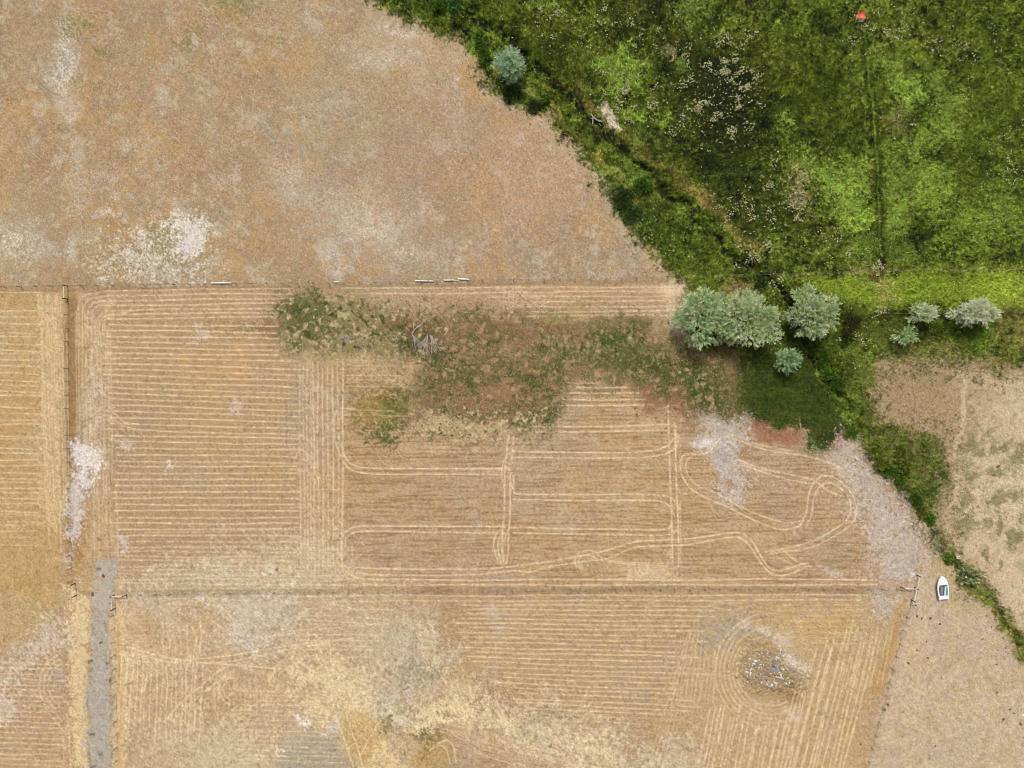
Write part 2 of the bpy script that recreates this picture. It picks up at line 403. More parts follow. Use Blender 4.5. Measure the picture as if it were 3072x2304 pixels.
# mown furrow running up the meadow
fur = new(); stroke(fur, [(2588, 40), (2594, 116), (2606, 210), (2622, 340), (2634, 460), (2638, 560), (2643, 680), (2650, 760), (2652, 815)], 12, 14, 1, 2)
put(fur * 0.6, (48, 60, 20))
fl = new(); stroke(fl, [(2590, 62), (2600, 130), (2608, 210), (2620, 320), (2632, 450), (2636, 560), (2641, 680), (2647, 770)], 3.2, 4, 1, 2)
put(fl * (0.75 + 0.2 * N_S), (122, 142, 62))
fl2 = new(); stroke(fl2, [(2590, 200), (2594, 330), (2598, 430), (2600, 520), (2606, 590), (2610, 680)], 3.5, 6, 1, 3)
put(fl2 * (0.45 + 0.35 * N_S), (130, 138, 74))
put(blob(2650, 800, 8, 26, 0, .5, 2) * 0.8, (30, 30, 14))
# grass line hiding the fence wire across the green
gl = new(); stroke(gl, [(2045, 829), (2200, 827), (2400, 821), (2650, 814), (2900, 810), (3170, 806)], 2.6, 4, 1, 2)
put(gl * (0.7 + 0.25 * N_S), (150, 150, 92))
put(poly([(2560, 798), (2680, 796), (2690, 818), (2560, 822)], 8, 4, 1.2) * 0.5, (160, 150, 98))
# dark lawn left of the ditch
lawn = poly([(2215, 1040), (2300, 1035), (2440, 1050), (2480, 1120), (2510, 1200), (2540, 1290), (2470, 1352), (2430, 1352), (2405, 1300), (2300, 1285), (2215, 1262), (2190, 1210), (2196, 1090)], 30, 9, .6)
put(lawn * 0.92, (53, 67, 23))
put(lawn * sstep(N_H, 0.1, 1.5) * 0.35, (78, 86, 34))
put(lawn * sstep(-N_H2, 0.3, 1.6) * 0.5, (44, 60, 18))
put(lawn * sstep(PX, 2460, 2560) * 0.3, (50, 70, 24))
put(lawn * sstep(N_S + N_F, .3, 1.8) * .5, (84, 96, 40))
put(lawn * sstep(fract(120, 87, ay=.3), .3, 1.5) * .5, (84, 92, 36))
put(lawn * (1 - sstep(PX, 2200, 2300)) * .5, (92, 98, 46))
put(blob(2440, 1340, 40, 16, 0, .6, 4) * 0.6, (84, 108, 44))
# grass bank right of lower ditch
bank = poly([(2540, 1060), (2630, 1100), (2640, 1250), (2720, 1262), (2790, 1300), (2855, 1340), (2870, 1400), (2835, 1480), (2835, 1580), (2780, 1540), (2700, 1420), (2600, 1280)], 20, 8, .7)
put(bank * 0.75, (100, 108, 58))
put(bank * sstep(fract(80, 85), .1, 1.5) * .6, (124, 112, 72))
put(bank * sstep(N_S2, 0.2, 1.5) * 0.5, (90, 106, 48))
put(poly([(2550, 1040), (2640, 1080), (2620, 1180), (2560, 1140)], 16, 6, .6) * 0.5, (112, 124, 56))
# lower ditch fringe is drier
low = sstep(PY, 1640, 1760)
put(low * 0.5, (134, 126, 78))
put(low * sstep(N_S, 0.1, 1.4) * 0.6, (92, 92, 46))
# ditch bed
bed = new(); stroke(bed, DITCH, 11, 16, 1, 7)
gb = new(); stroke(gb, DITCH[:14], 24, 36, 1, 7)
put(gb * sstep(N_S2 + .5 * N_F, -.4, 1.0) * .7, (112, 132, 50))
bed_n = bed * sstep(N_S + 0.6 * N_M, -1.6, 0.2)
put(bed_n * (.95 - .4 * sstep(PY, 860, 980)), (30, 36, 14))
dk = new(); stroke(dk, [(1400, 30), (1480, 80), (1545, 130), (1580, 175), (1640, 232), (1700, 285), (1760, 345)], 9, 14, 1, 5)
put(dk * sstep(N_S + .6 * N_F, -1.3, .6) * .8, (28, 31, 13))
wat = new(); stroke(wat, DITCH, 2.5, 5, 1, 7)
put(wat * sstep(N_M2, 0.2, 1.2) * 0.6, (58, 60, 54))
edge_g = new(); stroke(edge_g, DITCH, 26, 30, 1, 8)
put(edge_g * (1 - bed) * sstep(N_S2, 0.2, 1.2) * sstep(PY, 900, 1100) * 0.55, (112, 130, 46))
mul(np.ones((NY, NX), np.float32) * (1 - lawn), (1.17, 1.2, .86))
mul(sstep(fract(150, 86, 2.), .2, 1.5) * (1 - lawn) * (1 - limes) * (1 - strip), (.55, .58, .55))
mul(sstep(-fract(150, 86, 2.), .3, 1.6) * (1 - lawn), (1.22, 1.22, 1.15))
put(gauss(14, 88) * 0 + edge_g * sstep(gauss(12, 89), .2, 1.2) * sstep(PY, 1000, 1100) * .8, (120, 142, 52))
GA = A
A = keep
A += (GA - A) * green[..., None]
put(poly([(1798, 318), (1812, 312), (1838, 335), (1862, 385), (1845, 388), (1822, 362)], 6, 3, .8) * 0.9, (216, 201, 174))
olr = new(); stroke(olr, EDGE_B, 8, 34, 1, 8)
put(olr * sstep(N_S + N_F, -.6, 1.2) * .6, (124, 120, 66))
fade = poly([(2640, 1085), (2740, 1080), (2830, 1105), (2900, 1100), (3060, 1115), (3060, 1150), (2900, 1150), (2760, 1130), (2680, 1130), (2680, 1230), (2740, 1255), (2800, 1290), (2875, 1345), (2880, 1410), (2850, 1480), (2850, 1580), (2830, 1560), (2835, 1480), (2860, 1400), (2790, 1305), (2650, 1245), (2630, 1150)], 22, 9, 1.2)
put(fade * sstep(N_F + .5 * N_S, -.7, 1.0) * .7, (122, 116, 68))

# ---- right-hand dry pasture (beyond the ditch)
rp = poly([(2640, 1090), (2740, 1085), (2830, 1110), (2900, 1105), (2950, 1125), (3200, 1110), (3200, 2060), (3072, 1900), (3020, 1822), (2960, 1772), (2905, 1705), (2850, 1640),
           (2834, 1560), (2838, 1480), (2865, 1400), (2855, 1335), (2790, 1300), (2720, 1255), (2650, 1240), (2632, 1150)], 16, 6, .6) * (1 - green * .9)
put(rp, (205, 184, 147))
put(rp * sstep(N_M2, 0, 1.7) * .6, (186, 160, 120))
put(rp * (1 - sstep(PX, 2830, 2900)) * 0.75, (168, 140, 104))
put(rp * (1 - sstep(PX, 2830, 2900)) * sstep(N_S, 0, 1.4) * 0.6, (140, 120, 84))
put(rp * blob(2740, 1180, 70, 60, .5, .6, 8, .5) * 0.35, (146, 124, 86))
brp = poly([(2700, 1120), (2790, 1110), (2900, 1130), (2960, 1170), (2900, 1290), (2850, 1300), (2790, 1262), (2730, 1225), (2685, 1180)], 52, 14, .7)
put(brp * .8, (172, 146, 108))
put(brp * sstep(N_S, 0, 1.4) * .5, (146, 124, 88))
sb = new(); stroke(sb, [(2800, 1285), (2862, 1345), (2876, 1405), (2850, 1485), (2848, 1570), (2862, 1650)], 8, 70, 1, 8)
put(sb * sstep(N_F + N_S, -.9, 1.) * .65, (164, 152, 104))
put(poly([(2660, 1060), (2860, 1060), (2900, 1110), (2760, 1120), (2680, 1110)], 34, 12, 1.) * .5, (138, 132, 84))
path2 = new(); stroke(path2, [(2895, 1150), (2885, 1250), (2876, 1340), (2878, 1420), (2858, 1500), (2850, 1600), (2890, 1690), (2960, 1750), (3060, 1830)], 8, 12, 1, 4)
put(path2 * rp * 0.7, (212, 190, 152))
tuft = np.zeros((NY, NX), np.float32)
for cx, cy, rx, ry in [(2920, 1320, 24, 40), (2900, 1400, 20, 30), (2960, 1340, 18, 24), (3010, 1330, 26, 30), (3050, 1380, 30, 40), (2990, 1420, 30, 24), (2930, 1440, 20, 22), (2890, 1510, 20, 34), (2930, 1580, 24, 26),
                       (2980, 1500, 30, 30), (3040, 1490, 26, 26), (3000, 1580, 22, 22), (3050, 1620, 30, 24), (2890, 1590, 16, 24), (2960, 1660, 16, 14), (2905, 1575, 18, 30), (3060, 1560, 20, 18), (2995, 1680, 14, 12)]:
    tuft = np.maximum(tuft, blob(cx, cy, rx * .85, ry * .95, .2, .75, 12, .45))
put(rp * tuft * 0.85, (134, 126, 84))
put(rp * tuft * sstep(N_F + N_S, .4, 1.6) * .5, (112, 112, 62))
put(rp * sstep(PX, 2860, 2900) * sstep(N_M, 1.2, 2.0) * 0.35, (160, 148, 106))

# ---- lower-right dry paddock (right of the slanting fence)
pd = poly([(2740, 1770), (2790, 1650), (2850, 1700), (2890, 1768), (2950, 1808), (3005, 1882), (3072, 1990), (3200, 2110), (3200, 2400), (2560, 2400), (2600, 2304), (2660, 2080), (2700, 1920)], 12, 4, .4) * (1 - green)
put(pd, (200, 178, 146))
put(pd * sstep(N_L, -.2, 1.4) * .6, (194, 170, 144))
put(pd * sstep(N_M2, .3, 1.8) * .6, (188, 162, 122))
put(pd * sstep(N_M, .6, 2.) * .6, (206, 184, 142))
put(pd * poly([(2740, 1650), (2850, 1700), (2890, 1768), (2960, 1820), (2900, 1850), (2820, 1760)], 25, 8, .7) * .5, (184, 166, 112))
put(pd * blob(2740, 1950, 40, 60, 0, .7, 8, .5) * 0.5, (212, 184, 138))

# ---- worn and weedy middle of the field
olive = poly([(815, 930), (850, 890), (930, 865), (1010, 895), (1120, 905), (1230, 930), (1330, 965), (1320, 1060), (1230, 1085), (1060, 1068), (900, 1060), (850, 1020)], 16, 10, 1.3)
put(olive * 0.8, (154, 140, 94))
put(olive * sstep(N_S, 0, 1.3) * 0.8, (104, 106, 56))
put(poly([(860, 900), (950, 875), (1010, 930), (1000, 1020), (920, 1050), (850, 1010)], 26, 12, 1.3) * sstep(N_F, -.6, .8) * .6, (88, 98, 48))
put(olive * sstep(N_S2, .3, 1.5) * 0.7, (178, 158, 112))
put(poly([(840, 905), (960, 880), (1010, 960), (980, 1050), (880, 1040), (830, 990)], 18, 10, 1.2) * 0.6 * sstep(N_F + N_S, -1, .8), (94, 96, 50))
put(blob(905, 940, 50, 40, 0, .6, 8, .8) * 0.45, (84, 92, 46))
redb = poly([(1180, 960), (1300, 935), (1420, 930), (1560, 945), (1700, 950), (1850, 960), (1990, 985), (2050, 1035), (2110, 1050), (2200, 1060), (2190, 1180), (2210, 1260), (2120, 1250), (2060, 1230), (1980, 1190),
             (1880, 1150), (1700, 1160), (1680, 1220), (1640, 1290), (1560, 1300), (1440, 1262), (1260, 1245), (1235, 1180), (1270, 1100), (1200, 1080)], 30, 14, 1.1)
put(redb * 0.8, (147, 121, 86))
put(blob(1900, 1085, 230, 70, .12, .8, 18, .8) * .55 * (1 - green), (112, 112, 62))
put(blob(2090, 1150, 90, 80, 0, .8, 14, .8) * .6 * (1 - green), (100, 106, 56))
put(redb * sstep(N_M, -.2, 1.4) * .55, (134, 110, 72))
put(redb * sstep(N_S + .5 * N_M2, .2, 1.8) * .55, (112, 104, 62))
put(redb * sstep(N_H2, 0.1, 1.6) * .5, (118, 92, 62))
put(redb * sstep(N_M2, .5, 1.8) * .5, (172, 136, 102))
for cx, cy, rx, ry, st, c in [(1690, 985, 130, 26, .7, (164, 118, 92)), (1480, 1000, 120, 40, .5, (140, 96, 70)), (1500, 1200, 120, 70, .5, (158, 118, 86)), (1230, 970, 60, 24, .6, (148, 104, 78)),
                              (1540, 1120, 90, 70, .5, (166, 128, 92)), (1780, 1120, 70, 40, .5, (156, 124, 84)), (1985, 1180, 90, 34, .7, (160, 112, 84)), (2050, 1230, 70, 26, .7, (152, 104, 78)),
                              (1930, 1010, 80, 26, .5, (164, 126, 88)), (1530, 1030, 40, 22, .5, (180, 150, 114)), (1290, 1180, 50, 40, .4, (150, 108, 76)), (2090, 1070, 60, 18, .7, (164, 112, 84)), (2170, 1090, 30, 50, .6, (150, 116, 84)), (2120, 1180, 60, 60, .6, (112, 108, 64)), (1950, 1090, 110, 40, .6, (108, 108, 62)), (1800, 1050, 120, 40, .45, (124, 116, 70))]:
    put(blob(cx, cy, rx, ry, 0, .7, 12, .6) * st, c)
grn2 = np.zeros((NY, NX), np.float32)
for cx, cy, rx, ry, st in [(1830, 1015, 70, 24, .95), (1880, 1035, 40, 16, .8), (1640, 1045, 60, 16, .7), (1700, 1075, 40, 30, .7), (1740, 1030, 40, 24, .6), (1650, 1100, 60, 26, .6), (1860, 1075, 70, 26, .6), (1960, 1090, 80, 30, .75),
                           (2060, 1110, 50, 50, .9), (2085, 1165, 40, 36, .95), (2130, 1200, 50, 50, .8), (2110, 1120, 40, 40, .7), (2150, 1140, 40, 60, .5), (2010, 1120, 50, 26, .7), (1600, 1150, 40, 40, .6), (1640, 1180, 40, 30, .6), (1340, 1100, 60, 40, .7), (1290, 1150, 60, 30, .55),
                           (1420, 1110, 80, 30, .45), (1350, 1200, 40, 14, .5), (1400, 1245, 60, 14, .75), (1330, 1240, 30, 10, .7), (1590, 1270, 60, 24, .7), (1540, 1290, 40, 14, .7), (1560, 1300, 30, 16, .7), (1300, 1080, 30, 26, .6),
                           (1190, 1035, 16, 8, .7), (1140, 1290, 40, 10, .6), (1350, 1290, 60, 14, .6), (1640, 1230, 40, 20, .6), (1240, 1170, 60, 18, .6), (1490, 1050, 30, 20, .5), (2110, 1200, 50, 40, .6), (1320, 1310, 30, 12, .5)]:
    grn2 = np.maximum(grn2, blob(cx, cy, rx, ry, 0, .7, 10, 1.0) * st)
put(grn2 * sstep(N_S + .7 * N_F, -1.3, .4) * (1 - green), (96, 106, 54))
put(grn2 * sstep(N_F2 + .5 * N_S2, .0, 1.2) * (1 - green) * .8, (62, 74, 34))
put(blob(1830, 1014, 74, 24, 0, .7, 10, .8) * .8, (78, 104, 42))
put(blob(2075, 1165, 36, 26, 0, .7, 8, .8) * .7, (74, 102, 42))
put(blob(1760, 1070, 170, 46, .1, .8, 14, .9) * .3, (112, 116, 62))
mul(redb * (1 - green), (.87, .9, .86))
put(redb * sstep(fract(180, 103, 1.8, ay=.22), .3, 1.4) * .6 * (1 - green), (98, 98, 52))
clump = sstep(gauss(9, 61) + .6 * N_S2, .7, 1.7)
zone = np.clip(olive + poly([(1250, 1240), (1680, 1240), (1620, 1320), (1400, 1330), (1250, 1300)], 24, 10, 1.) * .8 + grn2, 0, 1) * (1 - green)
put(zone * clump * .9, (70, 82, 38))
put(zone * sstep(gauss(9, 62) + .6 * N_S, .9, 1.8) * .8, (206, 188, 140))
put(redb * sstep(gauss(10, 63) + .7 * N_M, 1.0, 2.0) * .8, (88, 92, 48))
put(redb * sstep(gauss(12, 64), 1.1, 2.1) * .6, (190, 152, 116))
ov = blob(1138, 1225, 66, 64, 0, .25, 8, .35)
put(blob(1138, 1222, 80, 74, 0, .5, 12, .7) * .7, (146, 126, 68))
put(ov * .5, (142, 122, 62))
put(blob(1190, 1225, 36, 62, 0, .7, 8, .7) * .75, (98, 102, 48))
put(blob(1175, 1275, 30, 22, 0, .7, 8, .9) * .6, (88, 104, 52))
put(blob(1150, 1290, 34, 14, 0, .6, 6, 1.) * .6, (92, 104, 62))
put(blob(1235, 1250, 45, 12, 0, .7, 6, .8) * .6, (140, 104, 76))
put(poly([(1250, 1250), (1500, 1270), (1640, 1290), (1590, 1320), (1400, 1300), (1260, 1285)], 14, 8, 1.3) * .55, (206, 184, 138))
put(poly([(1610, 1000), (1740, 900), (1740, 950), (1640, 970)], 14, 8, 1.) * .5, (168, 154, 98))
put(blob(1660, 945, 60, 14, 0, .7, 6, .9) * .5, (150, 146, 88))
put(blob(1790, 975, 34, 22, 0, .7, 6, .9) * .5, (130, 124, 72))
put(poly([(820, 1070), (1060, 1060), (1250, 1090), (1200, 1130), (1060, 1090)], 18, 8, 1.2) * .5, (200, 174, 128))
put(blob(1120, 1130, 100, 26, 0, .7, 8, .9) * .3, (178, 158, 116))
put(blob(765, 990, 55, 20, .1, .7, 6, 1.1) * .6, (140, 122, 78))
put(blob(810, 985, 24, 30, 0, .6, 6, .8) * .6, (142, 108, 72))
put(poly([(2040, 850), (2062, 855), (2064, 960), (2050, 1010), (2010, 1000), (2000, 930), (2020, 890)], 12, 5, .5) * .7, (206, 184, 158))
put(poly([(2255, 1262), (2290, 1268), (2340, 1290), (2405, 1300), (2412, 1340), (2340, 1340), (2260, 1310)], 12, 6, .5) * .85, (162, 112, 86))
put(poly([(2480, 1330), (2540, 1290), (2548, 1320), (2500, 1348)], 8, 4, .4) * .7, (164, 116, 92))
put(poly([(2230, 840), (2300, 880), (2260, 890), (2170, 870)], 8, 4, .8) * .2, (170, 140, 110))

# bare mauve ground
for P_, f, st in [([(2104, 1262), (2150, 1252), (2200, 1255), (2245, 1275), (2238, 1390), (2240, 1470), (2215, 1502), (2175, 1490), (2140, 1420), (2112, 1340)], 18, .9),
                  ([(2535, 1318), (2580, 1370), (2640, 1440), (2720, 1525), (2772, 1590), (2782, 1650), (2745, 1750), (2640, 1755), (2625, 1660), (2600, 1590), (2570, 1470), (2480, 1350)], 30, .85),
                  ([(2610, 1780), (2700, 1770), (2690, 1850), (2640, 1860)], 20, .7)]:
    m_ = poly(P_, f, 10, .9)
    put(m_ * st, (193, 179, 162))
    put(m_ * sstep(fract(90, 95, ay=.25, rot=.9), .2, 1.5) * .6, (204, 178, 146))
    put(m_ * sstep(N_S, .1, 1.4) * .6, (182, 162, 146))
    put(m_ * sstep(N_S2, .6, 1.6) * .7, (218, 206, 192))
put(blob(2115, 1330, 24, 14, 0, .6, 5, .9) * .9, (232, 220, 208))
put(blob(2125, 1255, 24, 18, 0, .6, 5, 1.) * .7, (200, 190, 170))
put(blob(2184, 1447, 20, 12, 0, .4, 4, .4) * .85, (176, 134, 100))
put(blob(2170, 1380, 16, 70, 0, .6, 4, .4) * .4, (180, 170, 164))
put(poly([(2460, 1690), (2480, 1700), (2540, 1730), (2500, 1735)], 10, 4, .5) * .6, (206, 192, 176))
for P_, f, st, c in [([(640, 1750), (800, 1740), (900, 1800), (860, 1920), (760, 1960), (680, 1900)], 50, .55, (208, 194, 170)), ([(400, 1740), (560, 1760), (600, 1830), (480, 1860), (390, 1820)], 44, .45, (208, 190, 158)),
                     ([(840, 1990), (980, 1960), (1120, 2040), (1180, 2140), (1060, 2170), (900, 2110)], 44, .6, (228, 206, 158)), ([(440, 2180), (560, 2150), (760, 2180), (840, 2290), (700, 2390), (420, 2390)], 50, .5, (208, 190, 150)),
                     ([(1060, 1860), (1240, 1830), (1340, 1940), (1300, 2040), (1120, 2060), (1040, 1980)], 60, .4, (204, 190, 164)), ([(1480, 2080), (1760, 2180), (1900, 2260), (1820, 2330), (1560, 2260), (1420, 2170)], 50, .5, (214, 196, 158)),
                     ([(1700, 2300), (1900, 2240), (2080, 2250), (2100, 2390), (1700, 2390)], 50, .4, (208, 194, 164)), ([(380, 1980), (480, 1960), (640, 1990), (620, 2040), (400, 2020)], 36, .4, (212, 190, 150))]:
    m_ = poly(P_, f, 26, .8)
    put(m_ * st * (.7 + .5 * sstep(N_S, -.6, 1.2)), c)
put(poly([(560, 1740), (860, 1740), (840, 1900), (620, 1890)], 50, 20, .7) * sstep(gauss(10, 65) + .5 * N_S2, .9, 1.8) * .8, (226, 214, 196))
put(poly([(380, 1740), (560, 1740), (560, 1850), (380, 1850)], 40, 20, .7) * sstep(gauss(10, 66) + .5 * N_S2, 1.2, 2.) * .8, (228, 214, 192))
rg = new(); stroke(rg, [(690 + 66 * math.cos(a), 1150 + 56 * math.sin(a)) for a in np.linspace(0, 6.28, 20)], 8, 14, 1, 4)
put(rg * .22, (206, 170, 122))
# ---- lane strips
lane = poly([(197, 872), (232, 872), (236, 1330), (205, 1450), (195, 1660), (255, 1690), (262, 1560), (248, 1400), (200, 1400)], 9, 3, .3)
put(lane * .75, (172, 135, 88))
put(poly([(196, 890), (230, 890), (232, 1340), (204, 1420)], 8, 3, .5) * .75, (152, 121, 80))
put(poly([(236, 1470), (264, 1470), (264, 1690), (218, 1745), (200, 1690), (234, 1610)], 10, 4, .6) * .75, (178, 140, 86))
put(poly([(255, 1560), (350, 1540), (360, 1660), (290, 1680), (262, 1720)], 16, 5, .7) * .5, (202, 170, 126))
put(poly([(205, 1760), (274, 1790), (270, 2380), (236, 2380), (204, 1960)], 14, 4, .7) * .8, (226, 200, 150))
put(poly([(330, 1830), (380, 1830), (374, 2380), (334, 2380)], 12, 3, .6) * .8, (222, 192, 142))
put(poly([(352, 1850), (362, 1850), (366, 2380), (352, 2380)], 4, 2, .3) * .6, (196, 156, 104))
grav = poly([(284, 1690), (300, 1668), (340, 1668), (362, 1690), (345, 1740), (338, 1800), (322, 1860), (330, 1920), (331, 2100), (334, 2390), (269, 2390), (268, 2100), (268, 1930), (274, 1850), (275, 1790), (285, 1740)], 9, 4, 1.0)
put(grav * .9, (182, 173, 158))
put(grav * sstep(N_S, 0, 1.5) * .5, (168, 160, 148))
put(grav * blob(300, 1745, 30, 60, 0, .7, 5, .9) * .45, (204, 186, 150))
ge = new(); stroke(ge, [(268, 1930), (268, 2100), (270, 2300)], 4, 6, 1, 2); stroke(ge, [(331, 1960), (332, 2100), (334, 2300)], 3, 5, 1, 2)
put(ge * sstep(N_S, -.3, .8) * .6, (122, 116, 84))

# whitish streak ground near the lane
for P_, f, st, c in [([(226, 1335), (250, 1318), (286, 1345), (304, 1420), (285, 1430), (262, 1400), (262, 1460), (236, 1450), (228, 1400)], 11, .95, (232, 222, 212)),
                     ([(214, 1420), (240, 1410), (262, 1460), (256, 1490), (244, 1560), (232, 1625), (205, 1605), (200, 1520)], 12, .8, (214, 204, 194)),
                     ([(270, 1330), (300, 1330), (310, 1380), (285, 1380)], 8, .5, (216, 204, 192)), ([(350, 1330), (398, 1325), (395, 1358), (352, 1352)], 8, .6, (212, 200, 188)),
                     ([(486, 1400), (498, 1390), (510, 1410), (492, 1415)], 4, .9, (236, 226, 212)), ([(370, 1610), (385, 1605), (392, 1650), (365, 1670)], 6, .7, (214, 202, 192)),
                     ([(585, 985), (615, 980), (625, 1015), (595, 1022)], 9, .6, (208, 194, 176)), ([(690, 1200), (722, 1200), (720, 1240), (690, 1240)], 8, .6, (204, 190, 172)),
                     ([(195, 1655), (225, 1650), (220, 1700), (200, 1690)], 10, .6, (214, 202, 196)), ([(265, 980), (282, 975), (285, 1300), (262, 1300)], 14, .45, (206, 190, 170)),
                     ([(-60, 2060), (40, 2080), (60, 2130), (20, 2160), (-60, 2180)], 18, .65, (218, 206, 186)), ([(0, 2010), (150, 1850), (204, 1880), (190, 1930), (80, 2000), (20, 2060)], 26, .65, (214, 200, 178)),
                     ([(150, 2010), (195, 2010), (200, 2060), (155, 2060)], 10, .5, (178, 164, 152))]:
    m_ = poly(P_, f, 5, 1.0)
    put(m_ * st * (1 - .35 * sstep(N_F2, .2, 1.2)), c)

# ---- sand, straw and stones in the lower middle
for P_, f, st, c in [([(900, 2010), (980, 1990), (1060, 2040), (1130, 2120), (1120, 2160), (1000, 2130)], 22, .6, (224, 202, 152)),
                     ([(1260, 2110), (1380, 2100), (1460, 2130), (1420, 2150), (1330, 2170), (1260, 2200), (1230, 2190)], 18, .85, (234, 212, 160)),
                     ([(1400, 2090), (1520, 2120), (1700, 2200), (1780, 2250), (1760, 2290), (1600, 2230), (1450, 2150)], 26, .55, (216, 196, 158)),
                     ([(1000, 2110), (1130, 2130), (1160, 2230), (1180, 2300), (1060, 2320), (1120, 2250)], 18, .45, (222, 196, 140)),
                     ([(1130, 1900), (1260, 1870), (1330, 1960), (1320, 2060), (1240, 2140), (1150, 2160), (1120, 2050)], 44, .5, (198, 182, 154)),
                     ([(1250, 1860), (1320, 1900), (1310, 1990), (1280, 1970)], 14, .6, (222, 200, 160)), ([(1330, 2020), (1440, 2020), (1450, 2100), (1350, 2100)], 24, .55, (218, 198, 156)),
                     ([(1140, 2090), (1230, 2060), (1240, 2160), (1200, 2190), (1130, 2150)], 14, .6, (202, 192, 176)),
                     ([(560, 2220), (650, 2190), (760, 2210), (830, 2290), (820, 2390), (540, 2390)], 20, .7, (204, 186, 146)), ([(850, 2230), (920, 2200), (1000, 2220), (1040, 2290), (1040, 2390), (820, 2390), (840, 2280)], 14, .8, (168, 158, 136)),
                     ([(970, 2160), (1020, 2150), (1045, 2190), (1010, 2215), (975, 2200)], 9, .8, (216, 206, 190)), ([(888, 2150), (906, 2148), (908, 2168), (922, 2168), (926, 2184), (906, 2186), (904, 2172), (890, 2166)], 5, .9, (230, 216, 196)), ([(806, 2232), (830, 2235), (850, 2260), (822, 2262)], 5, .95, (234, 222, 196)),
                     ([(1020, 2125), (1120, 2160), (1140, 2240), (1080, 2290), (1020, 2230)], 12, .7, (198, 160, 92)), ([(1250, 2230), (1330, 2215), (1370, 2260), (1330, 2320), (1240, 2320)], 14, .7, (186, 152, 90)),
                     ([(1130, 2240), (1200, 2250), (1240, 2330), (1120, 2330)], 16, .75, (226, 202, 146)), ([(1330, 2290), (1380, 2270), (1400, 2330), (1340, 2330)], 12, .5, (170, 150, 128)),
                     ([(1540, 2160), (1620, 2170), (1720, 2240), (1640, 2250), (1560, 2210)], 16, .5, (170, 156, 130)), ([(1880, 2260), (2060, 2240), (2100, 2390), (1820, 2390)], 30, .5, (206, 192, 160)),
                     ([(680, 1760), (900, 1790), (820, 1960), (700, 1930)], 40, .45, (200, 186, 160)), ([(420, 1770), (560, 1780), (540, 1880), (420, 1860)], 40, .4, (200, 180, 148)), ([(690, 1850), (740, 1850), (780, 1960), (700, 1950)], 14, .5, (210, 196, 178)),
                     ([(370, 1800), (430, 1810), (440, 1960), (370, 1960)], 20, .5, (214, 186, 142)), ([(520, 1740), (760, 1760), (760, 1780), (520, 1780)], 12, .5, (170, 148, 120)), ([(410, 1830), (480, 1830), (490, 1920), (415, 1920)], 14, .5, (186, 150, 108))]:
    m_ = poly(P_, f, 9, .9)
    put(m_ * st * (1 - .3 * sstep(N_F, .1, 1.2)), c)
for cx, cy, rx, ry, st, c in [(1230, 2010, 46, 30, .4, (150, 140, 104)), (1285, 2010, 40, 40, .3, (150, 140, 108)), (1220, 2110, 22, 34, .6, (166, 140, 84)), (1280, 2215, 36, 22, .8, (112, 104, 56)), (1165, 2190, 24, 22, .6, (120, 114, 70)),
                              (1335, 2145, 20, 16, .6, (128, 108, 64)), (1470, 2010, 30, 24, .4, (186, 168, 148)), (1570, 2190, 30, 20, .5, (136, 124, 92)), (1650, 2140, 24, 16, .5, (138, 130, 104)), (1890, 2040, 60, 70, .35, (178, 164, 138)),
                              (2010, 1985, 40, 30, .5, (184, 162, 142)), (1700, 1940, 60, 60, .4, (176, 150, 120)), (500, 2120, 40, 30, .4, (182, 152, 112)), (650, 2110, 60, 50, .5, (180, 150, 108)), (1480, 1830, 22, 18, .6, (200, 186, 166)), (1498, 1895, 16, 12, .6, (200, 188, 172)),
                              (1490, 1775, 60, 12, .5, (172, 152, 132)), (1830, 1760, 160, 10, .45, (146, 128, 84)), (1490, 1740, 40, 10, .5, (190, 168, 154)), (1450, 1980, 40, 14, .4, (206, 168, 116))]:
    put(blob(cx, cy, rx, ry, 0, .7, 8, .9) * st, c)
# band along the middle fence
mf = new(); stroke(mf, [(430, 1775), (900, 1772), (1500, 1770), (2050, 1766), (2640, 1766)], 7, 8, 1, 2)
put(mf * (.3 + .25 * N_S), (150, 126, 88))
sw = new(); stroke(sw, [(960, 2020), (1080, 2090), (1200, 2150), (1330, 2150), (1480, 2165), (1650, 2215), (1820, 2275), (1980, 2320)], 20, 70, 1, 16)
put(sw * np.clip(.45 + .35 * N_S + .3 * sstep(fract(120, 98, ay=.2, rot=.35), 0, 1.4), 0, .95), (226, 206, 160))
put(sw * sstep(gauss(9, 99) + .5 * N_S2, .9, 1.8) * .5, (150, 136, 100))
hl = new(); stroke(hl, [(2180, 1900), (2230, 1880), (2290, 1895), (2345, 1915), (2390, 1960), (2410, 2020)], 10, 40, 1, 10)
put(hl * .5 * (.6 + .4 * sstep(N_S, -.5, 1)), (214, 196, 172))
# rubble heap surrounds
heap = blob(2310, 2010, 84, 66, .1, .3, 6, .4)
put(blob(2310, 2020, 150, 150, 0, .5, 8, .3) * .5, (200, 172, 126))
put(poly([(2240, 1930), (2330, 1930), (2390, 1990), (2400, 2080), (2330, 2110), (2240, 2070), (2225, 2000)], 24, 10, .9) * .65, (168, 142, 102))
put(heap * .4, (166, 144, 110))
put(heap * sstep(N_F, .3, 1.3) * .7, (112, 94, 68))
put(heap * sstep(N_F2, .5, 1.4) * .7, (206, 196, 178))
put(blob(2360, 2090, 40, 26, .2, .6, 6, .8) * .6, (150, 112, 72))
for cx, cy, rx, ry, st in [(2235, 1872, 14, 18, .9), (2290, 1895, 28, 16, .9), (2345, 1915, 26, 26, .6), (2390, 2000, 34, 14, .85), (2370, 1975, 18, 14, .7), (2265, 2110, 14, 10, .5), (2380, 2145, 24, 14, .6)]:
    put(blob(cx, cy, rx, ry, .4, .6, 5, .6) * st, (222, 202, 180))
